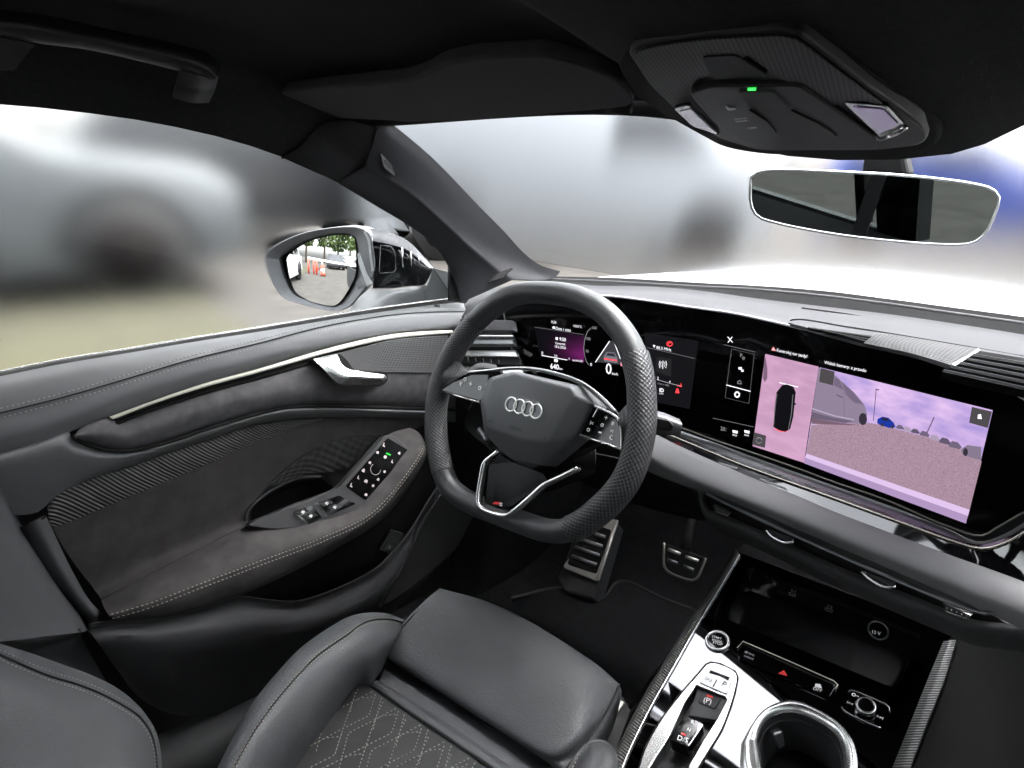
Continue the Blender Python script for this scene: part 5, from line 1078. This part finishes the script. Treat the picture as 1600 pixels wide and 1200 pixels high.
loft('grip', [[HPn(*p, 0) for p in hr[0]], [HPn(*p, .014) for p in hr[1]], [HPn(*p, .004) for p in hr[2]], [HPn(a, b-4, -.012) for a, b in hr[2]]], HPL, GH, 40, 5, .003)
loft('mount', [[HPn(281, 112, .004), HPn(310, 119, .006), HPn(342, 118, .0)], [HPn(275, 135, .004), HPn(305, 140, .008), HPn(336, 140, .0)], [HPn(270, 153, -.006), HPn(300, 161, -.004), HPn(326, 161, -.006)]], HPL, GH, 10, 5, .004)
loft('mount', [[HPn(-40, 58, .004), HPn(0, 60, .004), HPn(54, 70, .002)], [HPn(-40, 90, .002), HPn(0, 90, .002), HPn(38, 90, .0)], [HPn(-40, 110, -.006), HPn(0, 110, -.006), HPn(22, 110, -.006)]], HPL, GH, 10, 4, .004)

OH = Plane((0, .25, 1), (.36, -.125, .3745)); ohn = V((0, -.25, -1)).normalized()
OV = empty('overhead_unit', OH(1220, 150), 'black overhead lamp unit with ribbed surround, two reading lamps and a green light', 'overhead console')
OHR = bpy.data.materials.new('ribbed_black'); OHR.use_nodes = True; _t = OHR.node_tree; _b = _t.nodes['Principled BSDF']
_tc = _t.nodes.new('ShaderNodeTexCoord'); _s = _t.nodes.new('ShaderNodeSeparateXYZ'); _t.links.new(_tc.outputs['Object'], _s.inputs[0])
_h = nd(_t, 'ADD', nd(_t, 'MULTIPLY', nd(_t, 'SINE', nd(_t, 'MULTIPLY', nd(_t, 'ADD', _s.outputs[0], nd(_t, 'MULTIPLY', _s.outputs[1], .25)), 2*pi*300)), .5), .5)
_m = _t.nodes.new('ShaderNodeMix'); _m.data_type = 'RGBA'; _m.inputs[6].default_value = (.005, .005, .005, 1); _m.inputs[7].default_value = (.04, .04, .041, 1); _t.links.new(_h, _m.inputs[0]); _t.links.new(_m.outputs[2], _b.inputs['Base Color'])
_b.inputs['Roughness'].default_value = .55; _b.inputs['Specular IOR Level'].default_value = .3
OHP = mat('overhead_plastic', (.018, .018, .019), .55, spec=.3, bump=('grain', 1300, .15, .0003))
oo_ = [(980, 84), (990, 71), (1092, 57), (1216, 50), (1250, 55), (1360, 140), (1440, 196), (1451, 216), (1440, 228), (1368, 236), (1184, 236), (1120, 216), (1060, 178), (1012, 132)]
oh = lambda pts, l=0: [OH(a, b, -l) for a, b in pts]
prism('surround', fillet(oh(oo_), .012), OHP, OV, .012, ohn, .003, 3)
prism('mount_shell', fillet(oh([(960, 100), (985, 66), (1230, 40), (1275, 55), (1400, 150), (1470, 205), (1468, 226), (1440, 240), (1380, 244), (1200, 243), (1130, 232), (1050, 188), (990, 150)], -.006), .02), LINER, OV, .012, ohn, .004, 3)
loft('ribbed_panel', [oh([(992, 92), (1000, 80), (1092, 64), (1210, 57)], .002), oh([(1010, 112), (1030, 100), (1085, 95), (1180, 80)], .0022), oh([(1046, 160), (1062, 140), (1074, 136), (1090, 126)], .002)], OHR, OV, 30, 6, .001)
loft('ribbed_panel', [oh([(1160, 78), (1215, 57), (1245, 62)], .002), oh([(1215, 120), (1280, 110), (1320, 120)], .0022), oh([(1300, 165), (1350, 158), (1390, 172)], .002)], OHR, OV, 24, 6, .001)
inp = prism('control_panel', fillet(oh([(1078, 146), (1110, 135), (1250, 134), (1330, 190), (1372, 218), (1366, 233), (1190, 233), (1130, 205), (1090, 165)], .004), .006), mat('panel_black', (.008, .008, .008), .5, spec=.2), OV, .006, ohn, .0015)
prism('sensor_window', fillet(oh([(1096, 89), (1150, 86), (1200, 118), (1190, 122), (1110, 124)], .003), .005), mat('sensor_black', (.001, .001, .001), .5, spec=.1), OV, .004, ohn, .001)
prism('panel_button', fillet(oh([(1153, 144), (1210, 144), (1232, 168), (1172, 168)], .0052), .003), PLAS, OV, .002, ohn, .0006)
prism('green_light', oh([(1168, 139.5), (1181, 139), (1181, 141.5), (1168, 142)], .0054), S_GREEN, OV, .001, ohn)
for a, b in (((1172, 172), (1212, 206)), ((1237, 172), (1306, 212))): tube('panel_groove', oh([a, ((a[0]+b[0])/2+6, (a[1]+b[1])/2), b], .0046), .0008, RUB, inp, ns=5)
WP = mat('worn_print', (.45, .45, .45), .5)
prism('phone_icon', oh([(1135, 165), (1139, 169), (1150, 169), (1149, 172), (1138, 173), (1133, 168)], .0046), WP, inp, .0003, ohn)
text('FRONT', OH(1150, 186, -.0046), OH(1170, 184, -.0046), ohn, WP, inp); text('REAR', OH(1153, 190, -.0046), OH(1171, 188, -.0046), ohn, WP, inp); text('OFF', OH(1172, 201, -.0046), OH(1186, 199, -.0046), ohn, WP, inp)
LENS = mat('lamp_lens', (.62, .60, .66), .08, .6)
for q in ([(1052, 170), (1076, 165), (1125, 212), (1082, 198)], [(1316, 160), (1384, 166), (1414, 198), (1376, 216)]):
    l_ = prism('reading_lamp', fillet(oh(q, .003), .004), GLOSS, OV, .004, ohn, .0008)
    c = sum(oh(q, .0036), V())/4
    prism('lamp_lens', fillet([c + (p-c)*.74 for p in oh(q, .0038)], .003), LENS if q[0][0] < 1200 else mat('violet_lens', (.30, .22, .40), .1, .7), l_, .001, ohn)
tube('lamp_chrome', oh([(1376, 217), (1396, 209), (1414, 199)], .004), .0022, CHROME, OV)

RM = empty('rear_view_mirror', Y(1365, 300, .128), 'frameless rear view mirror with silver rim hanging below the overhead unit', 'mirror')
rmn = V((sin(radians(31)), -cos(radians(31)), -.06)).normalized(); RP = Plane(rmn, Y(1365, 320, .128))
ro = [(1173, 277), (1184, 268.5), (1340, 270), (1440, 277), (1520, 287.5), (1548, 295), (1560, 306), (1556, 330), (1536, 368), (1520, 379), (1480, 382), (1320, 368), (1208, 347), (1184, 338), (1174, 322)]
rpts = crs([RP(*p) for p in ro + ro[:1]], 70)[:-1]
cen = sum(rpts, V())/len(rpts)
hs_ = [p - rmn*.004 for p in rpts]
me = loft('mirror_back', [rpts + rpts[:1], [cen + (p-cen)*1.012 - rmn*.006 for p in rpts + rpts[:1]], [cen + (p-cen)*.85 - rmn*.022 for p in rpts + rpts[:1]], [cen + (p-cen)*.3 - rmn*.028 for p in rpts + rpts[:1]]], PLAS, RM, 70, 3, 0)
prism('mirror_glass', [cen + (p-cen)*.985 + rmn*.0008 for p in rpts], mat('tinted_mirror', (.42, .45, .45), .0, 1), RM, .003, rmn)
tube('mirror_rim', [p + rmn*.0002 for p in rpts], .0016, mat('rim_silver', (.80, .83, .82), .2, .7), RM, closed=True, ns=8, up=rmn)
prism('mirror_stalk', [Y(1350, 238, .15), Y(1412, 238, .15), Y(1420, 276, .15), Y(1344, 272, .15)], RUB, RM, .025, None, .005)

# wing mirror outside the side window
WM = empty('wing_mirror', (-.55, .2, -.02), 'grey and black wing mirror outside the driver window showing the car park behind', 'wing mirror')
wn = V((.50, -.86, .0)).normalized(); WP_ = Plane(wn, X(575, 420, -.54))
zw = lambda x, y: (400+x/4.444, 340+y/4.444)
wo_ = [(55, 275), (70, 240), (180, 165), (330, 105), (500, 72), (640, 62), (720, 70), (770, 100), (800, 160), (815, 250), (820, 370), (800, 420), (760, 480), (700, 560), (640, 620), (560, 650), (460, 640), (300, 600), (190, 560), (120, 470), (70, 340)]
gi_ = [(168, 290), (180, 262), (260, 205), (350, 160), (450, 130), (560, 112), (640, 115), (680, 135), (695, 180), (702, 300), (700, 390), (660, 480), (610, 560), (560, 602), (480, 600), (330, 560), (260, 520), (210, 430)]
wop = crs([WP_(*zw(*p)) for p in wo_ + wo_[:1]], 80); gip = crs([WP_(*zw(*p), -.018) for p in gi_ + gi_[:1]], 80)
MGR = mat('mirror_grey', (.14, .145, .15), .5, var=.04, bump=('grain', 1200, .15, .0003))
loft('housing_front', [[p - wn*.03 for p in wop], wop, [a.lerp(b, .3) + wn*.001 for a, b in zip(wop, gip)], gip], MGR, WM, 80, 4, 0)
cw = sum(wop, V())/len(wop)
loft('housing_back', [[p - wn*.03 for p in wop], [cw + (p-cw)*.9 - wn*.07 for p in wop], [cw + (p-cw)*.4 - wn*.10 for p in wop], [cw - wn*.105 for p in wop]], mat('mirror_paint', (.45, .46, .47), .2, coat=.6), WM, 80, 4, 0)
gn = V((.46, -.888, .02)).normalized()
gl2 = Plane(wn, gip[0] + wn*.002)
gn = V((.422, -.905, .055)).normalized(); gc = sum(gip, V())/len(gip)
flat = [p - wn*((p-gc).dot(gn)/wn.dot(gn)) for p in gip]
def convex(s): return [gc + (p-gc)*s - gn*(((p-gc).length*s)**2/(2*.85)) + wn*.006 for p in flat]
loft('mirror_glass', [convex(s) for s in (.02, .2, .4, .6, .8, 1.0)], MIRR, WM, 80, 3, 0)
tube('glass_gap', [p + wn*.001 for p in gip[:-1]], .0022, RUB, WM, closed=True, ns=6, up=wn)
loft('indicator', [[WP_(*zw(a, b), .003) for a, b in [(755, 90), (785, 150), (800, 260), (815, 365)]], [WP_(*zw(a, b), .004) for a, b in [(742, 95), (770, 155), (785, 270), (800, 375)]]], mat('indicator_lens', (.35, .36, .36), .15), WM, 16, 2, .002)
loft('light_bar', [[WP_(*zw(a, b), .0035) for a, b in [(700, 250), (715, 330), (750, 430), (765, 475)]], [WP_(*zw(a, b), .0035) for a, b in [(712, 240), (735, 310), (775, 410), (803, 455)]]], mat('bar_grey', (.42, .44, .45), .4), WM, 12, 2, .003)
for i in range(4): tube('trim_rib', [WP_(*zw(690+i*9, 440-i*8), .003), WP_(*zw(712+i*9, 498-i*6), .003)], .0008, MGR, WM, ns=5)
# arm from the door to the mirror, with black cover and slots
ax = lambda x, y, d: X(*zw(x, y), d)
loft('arm_cover', [[ax(765, 72, -.56), ax(900, 90, -.53), ax(1060, 170, -.50), ax(1200, 320, -.475), ax(1228, 348, -.468)], [ax(800, 155, -.535), ax(900, 190, -.515), ax(1060, 255, -.49), ax(1200, 345, -.468), ax(1226, 350, -.464)],
     [ax(820, 300, -.53), ax(930, 330, -.51), ax(1060, 350, -.488), ax(1190, 370, -.468), ax(1222, 362, -.464)], [ax(808, 490, -.53), ax(930, 490, -.515), ax(1060, 475, -.49), ax(1170, 462, -.472), ax(1195, 420, -.468)]], GLOSS, WM, 24, 5, .003)
loft('arm_foot', [[ax(780, 492, -.535), ax(930, 497, -.515), ax(1060, 482, -.492), ax(1180, 466, -.473)], [ax(690, 580, -.53), ax(820, 560, -.515), ax(960, 520, -.49), ax(1180, 490, -.472)], [ax(640, 655, -.53), ax(750, 640, -.51), ax(900, 620, -.49), ax(1200, 585, -.47)]], MGR, WM, 24, 5, .003)
loft('arm_foot_plate', [[ax(1225, 350, -.463), ax(1200, 440, -.465), ax(1175, 500, -.468), ax(1190, 585, -.468)], [ax(1345, 380, -.458), ax(1342, 450, -.458), ax(1342, 520, -.458), ax(1342, 568, -.458)]], mat('plate_grey', (.20, .21, .215), .5), WM, 12, 3, .003)
for x_, y0_, y1_ in ((1015, 205, 345), (1075, 235, 335), (1130, 268, 332)): tube('slot', [ax(x_-4, y0_, -.488+(x_-1015)*.0002), ax(x_+3, y1_, -.486+(x_-1015)*.0002)], .0013, CHROME, WM, ns=6)
tube('sensor_outline', [ax(a, b, -.512+(a-860)*.00017) for a, b in [(862, 190), (935, 198), (962, 240), (968, 360), (950, 378), (860, 384), (853, 365)]], .0007, MGR, WM, closed=True, ns=5)

# pedals and mat
FR = empty('footrest_pedal', Y(910, 920, .47), 'steel footrest pedal with four rubber slots below the steering wheel', 'pedal')
FP = Plane((0, -.72, .69), Y(915, 880, .47)); zf = lambda x, y, l=0: FP(860+x/5.714, 780+y/5.714, l)
prism('pedal_plate', fillet([zf(*p) for p in [(430, 175), (575, 180), (605, 185), (430, 722), (400, 725), (125, 615), (118, 590)]], .006), STEEL, FR, .006, None, .0012)
tube('pedal_flange', [zf(596, 188, .003), zf(500, 490, .003), zf(415, 715, .003)], .0028, STEEL, FR)
fp = prism('pedal_rubber', fillet([zf(*p, .002) for p in [(400, 225), (545, 275), (410, 665), (150, 580), (215, 355)]], .006), RUB, FR, .004, None, .001)
for a, b in (((345, 290), (488, 338)), ((240, 350), (463, 420)), ((215, 425), (435, 500)), ((190, 505), (408, 585))):
    tube('pedal_bar', [zf(*a, .0035), zf(*b, .0035)], .0042, mat('pedal_bar', (.20, .20, .205), .4, .6) if 'pedal_bar' not in bpy.data.materials else bpy.data.materials['pedal_bar'], FR, ns=8, ell=(1, .6), up=FP.n)
prism('pedal_base', [zf(*p, -.007) for p in [(590, 200), (430, 735), (385, 890), (130, 830), (60, 700), (110, 600), (200, 350)]], PLAS, FR, .05, None, .004)
BPd = empty('brake_pedal', Y(1070, 890, .42), 'dark steel brake pedal with four slots, right of the footrest', 'pedal')
BQ = Plane((0, -.8, .6), Y(1066, 880, .41)); zb = lambda x, y, l=0: BQ(860+x/5.714, 780+y/5.714, l)
prism('pedal_pad', fillet([zb(*p) for p in [(1010, 390), (1385, 520), (1315, 700), (1270, 725), (1050, 645), (1015, 600)]], .008), RUB, BPd, .008, None, .002)
tube('pedal_frame', [zb(*p, .001) for p in [(1015, 390), (1012, 500), (1018, 600), (1050, 645), (1270, 722), (1312, 700), (1350, 620), (1388, 525)]], .0026, mat('dull_steel', (.22, .205, .18), .4, .9), BPd, res=30)
for a, b, m_ in (((1055, 448), (1160, 490), STEEL), ((1208, 512), (1318, 553), STEEL), ((1048, 540), (1135, 575), DGREY), ((1188, 598), (1275, 632), DGREY)):
    tube('pedal_bar', [zb(*a, .001), zb(*b, .001)], .0034, m_, BPd, ns=8, up=BQ.n)
tube('pedal_arm', [zb(1200, 450, -.01), zb(1200, 300, -.02) + V((0, .03, .06)), V((.03, .55, -.2))], .010, RUB, BPd, res=8)
mp_ = [(800, 935), (860, 921), (883, 920), (921, 936), (935, 938), (947.5, 930), (960, 913), (972, 909), (986, 912), (1035, 936), (1095, 958)]
mt = [Z(a, b, -.605) for a, b in mp_]
FM = prism('floor_mat', mt + [V((.16, -.4, -.605)), V((-.30, -.4, -.605)), V((-.30, .35, -.605))], CARPET, None, .012, (0, 0, 1), label='black carpet floor mat with a bound edge in the driver footwell', cat='floor mat')
tube('bound_edge', [p + V((0, 0, .002)) for p in mt], .0035, mat('mat_edge', (.028, .027, .027), .8), FM, res=50, ns=6)
# ------------------------------------------------------------------ outside: bonnet, tarmac, verge, parked vehicles
BN = empty('bonnet', (.36, 1.2, -.1), 'white car bonnet beyond the windscreen', 'bonnet')
WPAINT = mat('white_paint', (.40, .41, .42), .35, coat=.15)
hb_ = [(-.50, .58, .02), (-.2, .62, .06), (.1, .64, .095), (.36, .64, .11), (.65, .64, .095), (1.0, .62, .06)]
hm_ = [(-.50, .9, .025), (-.2, .95, .075), (.1, .98, .098), (.36, .98, .103), (.65, .98, .098), (1.05, .95, .07)]
hf_ = [(-.48, 1.45, -.10), (-.2, 1.5, -.055), (.1, 1.55, -.03), (.36, 1.55, -.028), (.65, 1.55, -.03), (1.05, 1.5, -.06)]
hg_ = [(-.40, 1.75, -.28), (-.15, 1.85, -.25), (.1, 1.9, -.24), (.36, 1.9, -.24), (.65, 1.9, -.24), (1.0, 1.85, -.25)]
loft('bonnet_panel', [[V(p) for p in r] for r in (hb_, hm_, hf_, hg_)], WPAINT, BN, 40, 8, .004)
loft('front_wing', [[V(p) + V((-.005, 0, -.004)) for p in (hb_[0], hm_[0], hf_[0], hg_[0])], [V(p) + V((-.09, 0, -.06)) for p in (hb_[0], hm_[0], hf_[0], hg_[0])], [V(p) + V((-.12, 0, -.30)) for p in (hb_[0], hm_[0], hf_[0], hg_[0])]], WPAINT, BN, 20, 4, .004)
G = -.95
ASPH = mat('grey_tarmac', (.066, .062, .058), .95, spec=.05, var=.18, vscale=3, bump=('noise', 60, .3, .01))
gm = mesh('ground', [(-80, -80, G), (80, -80, G), (80, 80, G), (-80, 80, G)], [(0, 1, 2, 3)]); link('ground', gm, ASPH, None, 'structure')
VERG = mat('dry_grass', (.044, .041, .021), .95, var=.35, vscale=5, bump=('noise', 50, .8, .03))
vm = mesh('grass_verge', [(-5.5, -8, G+.05), (-3.3, -8, G+.05), (-3.3, 1.5, G+.05), (-5.5, 1.9, G+.05), (-5.5, -8, G-.1), (-3.3, -8, G-.1), (-3.3, 1.5, G-.1), (-5.5, 1.9, G-.1)], [(0, 1, 2, 3), (0, 4, 5, 1), (1, 5, 6, 2), (2, 6, 7, 3), (3, 7, 4, 0)])
link('grass_verge', vm, VERG, None, 'structure')
TYRE = mat('tyre', (.02, .02, .02), .8); ALLOY = mat('alloy', (.012, .010, .010), .7, 0, spec=.1); CGLS = mat('car_glass', (.02, .022, .025), .05); REDL = mat('tail_lens', (.45, .02, .02), .2)
def vehicle(name, label, cat, loc, head, L, Wd, prof, win, col, wr, wx, group=None, red=True):
    """a vehicle: side profile carried across its width with rounded shoulders, glass, wheels and lamps"""
    e = empty(name, loc, label, cat, group); base = V(loc); c, s = cos(head), sin(head)
    tf = lambda x, y, z_: base + V((x*c - y*s, x*s + y*c, z_))
    pm = mat(name+'_paint_%d' % len(bpy.data.materials), col, .45, coat=.15)
    secs = [(-.5, .90, .02), (-.485, .97, .0), (-.40, 1.0, .0), (0, 1.0, 0), (.40, 1.0, 0), (.485, .97, 0), (.5, .90, .02)]
    zt = max(z_ for _, z_ in prof); rows = []
    for w_, sc, dz in secs:
        r = []
        for x, z_ in prof:
            k_ = 1 - .16*max(0, (z_-.9*zt*.62)/zt)
            r.append(tf(x*sc, w_*Wd*k_, max(.18, z_*(1 if abs(w_) < .45 else .985))))
        rows.append(r + r[:1])
    n = len(rows[0]); vs = [p for r in rows for p in r]
    fs = [(i*n+j, i*n+j+1, (i+1)*n+j+1, (i+1)*n+j) for i in range(len(rows)-1) for j in range(n-1)]
    fs += [tuple(range(n-1)), tuple(range((len(rows)-1)*n, len(rows)*n-1))[::-1]]
    me = mesh('body', vs, fs); fixn(me); b = link('body', me, pm, e); bevel(b, .03, 2, 40)
    for sgn in (-1, 1):
        for wq in win:
            zc = sum(z_ for _, z_ in wq)/len(wq); 
            pts = [tf(x, sgn*(Wd*.5*(1-.16*max(0, (z_-.9*zt*.62)/zt))+.008), z_) for x, z_ in wq]
            prism('side_glass', pts, CGLS, e, .02, V((-s*sgn, c*sgn, 0)))
        for x in wx:
            ty = tube('tyre', [tf(x, sgn*(Wd*.5-.20), wr), tf(x, sgn*(Wd*.5+.015), wr)], wr, TYRE, e, ns=28)
            tube('rim', [tf(x, sgn*(Wd*.5-.1), wr), tf(x, sgn*(Wd*.5+.022), wr)], wr*.64, ALLOY, ty, ns=20)
            tube('arch', [tf(x + (wr+.06)*cos(a), sgn*(Wd*.5-.005), wr+(wr+.06)*sin(a)) for a in [pi*i/14 for i in range(15)]], .035, TYRE, e, ns=6)
    xr = min(x for x, _ in prof); xf = max(x for x, _ in prof)
    for sgn in (-1, 1):
        prism('tail_lamp', [tf(xr-.012, sgn*Wd*.30, zt*.55), tf(xr-.012, sgn*Wd*.46, zt*.55), tf(xr-.012, sgn*Wd*.46, zt*.63), tf(xr-.012, sgn*Wd*.30, zt*.63)], REDL, e, .05, V((-c, -s, 0)))
        prism('headlamp', [tf(xf+.012, sgn*Wd*.30, zt*.44), tf(xf+.012, sgn*Wd*.46, zt*.44), tf(xf+.012, sgn*Wd*.46, zt*.54), tf(xf+.012, sgn*Wd*.30, zt*.54)], ALLOY, e, .05, V((c, s, 0)))
    return e
SUV = [(-2.3, .35), (-2.35, .85), (-2.25, 1.15), (-1.95, 1.68), (-1.5, 1.78), (.1, 1.78), (.75, 1.32), (1.05, 1.18), (2.0, 1.08), (2.3, .90), (2.32, .40), (1.9, .28), (-1.9, .28)]
SUVW = [[(-1.85, 1.2), (-1.72, 1.62), (-.75, 1.66), (-.75, 1.2)], [(-.68, 1.2), (-.68, 1.66), (.0, 1.66), (.55, 1.28), (.55, 1.2)]]
VAN = [(-2.5, .35), (-2.55, 1.2), (-2.5, 2.0), (-2.3, 2.1), (1.0, 2.1), (1.5, 1.85), (2.0, 1.3), (2.5, 1.1), (2.55, .5), (2.2, .3), (-2.2, .3)]
VANW = [[(.35, 1.3), (.35, 1.85), (1.05, 1.85), (1.6, 1.3)]]
SAL = [(-2.3, .4), (-2.3, .95), (-1.75, 1.02), (-1.1, 1.42), (.15, 1.45), (.95, 1.0), (1.95, .88), (2.25, .68), (2.25, .35), (1.9, .24), (-1.9, .24)]
SALW = [[(-1.35, 1.02), (-1.0, 1.35), (-.35, 1.38), (-.35, 1.02)], [(-.28, 1.02), (-.28, 1.38), (.12, 1.38), (.7, 1.02)]]
vehicle('parked_suv', 'blurred silver grey off-road car seen through the driver window', 'car', (-6.69, .33, G), radians(75), 4.6, 1.9, SUV, SUVW, (.075, .081, .085), .44, (-1.45, 1.42))
vehicle('parked_van', 'blurred pale grey van filling the view through the windscreen', 'van', (-5.6, 6.9, G), radians(50), 5, 2.0, VAN, VANW, (.25, .26, .27), .36, (-1.6, 1.6))
vehicle('parked_car', 'blurred bright blue car at the right edge of the windscreen', 'car', (-2.7, 14.5, G), radians(10), 4.5, 1.85, SUV, SUVW, (.01, .035, .22), .38, (-1.45, 1.42))
vehicle('parked_car', 'dark car at the far left edge of the driver window', 'car', (-4.5, -2.15, G), radians(94), 4.5, 1.85, SAL, SALW, (.05, .055, .06), .34, (-1.4, 1.35))
vehicle('parked_car', 'white parked car at the left edge of the wing mirror picture', 'car', (-3.6, -6.0, G), radians(88), 4.5, 1.85, SAL, SALW, (.75, .75, .75), .34, (-1.4, 1.35), 'cars reflected in the wing mirror')
vehicle('parked_car', 'blurred dark grey car between the off-road car and the wing mirror', 'car', (-8.6, 4.3, G), radians(80), 4.5, 1.85, SUV, SUVW, (.03, .031, .033), .36, (-1.4, 1.35))
# seen in the wing mirror: barrier, cone, parked cars, trees
def cyl(nm, a, b, r, m_, par, ns=14): return tube(nm, [V(a), V(b)], r, m_, par, ns=ns)
REDM = mat('barrier_red', (.55, .06, .03), .5); WHM = mat('barrier_white', (.8, .8, .78), .5)
bar_y = -10.5
BA = empty('traffic_barrier', (-2.6, bar_y, G), 'white barrier boom on red posts reflected in the wing mirror', 'barrier')
for x in (-2.85, -2.45, -2.25): cyl('post', (x, bar_y, G), (x, bar_y, G+.85), .06, REDM, BA)
prism('boom', [V((-2.9, bar_y-.05, G+.85)), V((.6, bar_y-.05, G+.70)), V((.6, bar_y-.05, G+.80)), V((-2.9, bar_y-.05, G+.97))], WHM, BA, .08, (0, 1, 0))
CN = empty('traffic_cone', (-1.75, bar_y+.4, G), 'red and white traffic cone reflected beside the barrier', 'traffic cone')
prism('cone_base', [V((-1.95, bar_y+.2, G+.04)), V((-1.55, bar_y+.2, G+.04)), V((-1.55, bar_y+.6, G+.04)), V((-1.95, bar_y+.6, G+.04))], RUB, CN, .04, (0, 0, 1))
for i in range(4): tube('cone_band', [V((-1.75, bar_y+.4, G+.04+i*.19)), V((-1.75, bar_y+.4, G+.04+(i+1)*.19))], [.15-.03*i, .12-.03*i], REDM if i % 2 == 0 else WHM, CN, ns=16)
for i, (x, y_, c_, lb) in enumerate([(-1.2, -19, (.03, .03, .035), 'black parked car behind the barrier in the mirror picture'), (.9, -22, (.5, .5, .5), 'silver parked car behind the black one in the mirror picture'), (2.6, -26, (.4, .05, .05), 'red parked car farthest right in the mirror picture')]):
    vehicle('parked_car', lb, 'car', (x, y_, G), radians(80), 4.4, 1.8, SAL, SALW, c_, .33, (-1.4, 1.35), 'cars reflected in the wing mirror')
BARK = mat('bark', (.10, .08, .06), .9); LEAF = mat('foliage', (.07, .11, .03), .8, var=.4, vscale=2)
random.seed(4)
def tree(loc, h, lb):
    e = empty('tree', loc, lb, 'tree', 'trees reflected in the wing mirror'); b = V(loc)
    cyl('trunk', b, b + V((.1, 0, h*.7)), .18, BARK, e)
    vs, fs = [], []
    for i in range(900):
        a = random.random()*2*pi; u = random.random(); rr = h*.28*(1-abs(u-.45))*random.random()**.5
        p = b + V((rr*cos(a), rr*sin(a), h*(.3+.7*u))); d1 = V([random.uniform(-1, 1) for _ in range(3)]).normalized()*.28; d2 = V([random.uniform(-1, 1) for _ in range(3)]).normalized()*.28
        j = len(vs); vs += [p-d1, p+d2, p+d1, p-d2]; fs.append((j, j+1, j+2, j+3))
    link('crown', mesh('crown', vs, fs), LEAF, e, smooth=False)
for i, (x, y_, h) in enumerate([(-6.5, -26, 8), (-3.6, -30, 9), (-1.0, -34, 8), (1.6, -32, 9), (4.5, -34, 8)]):
    tree((x, y_, G), h, ['leafy tree at the far left of the mirror picture', 'leafy tree left of the barrier in the mirror picture', 'leafy tree behind the barrier in the mirror picture', 'leafy tree behind the parked cars in the mirror picture', 'leafy tree at the far right of the mirror picture'][i])
loftv = mesh('verge', [(-14, -40, G+.02), (-3.4, -14, G+.02), (-3.0, -9, G+.02), (-14, -9, G+.02)], [(0, 1, 2, 3)]); link('far_verge', loftv, VERG, None, 'structure')
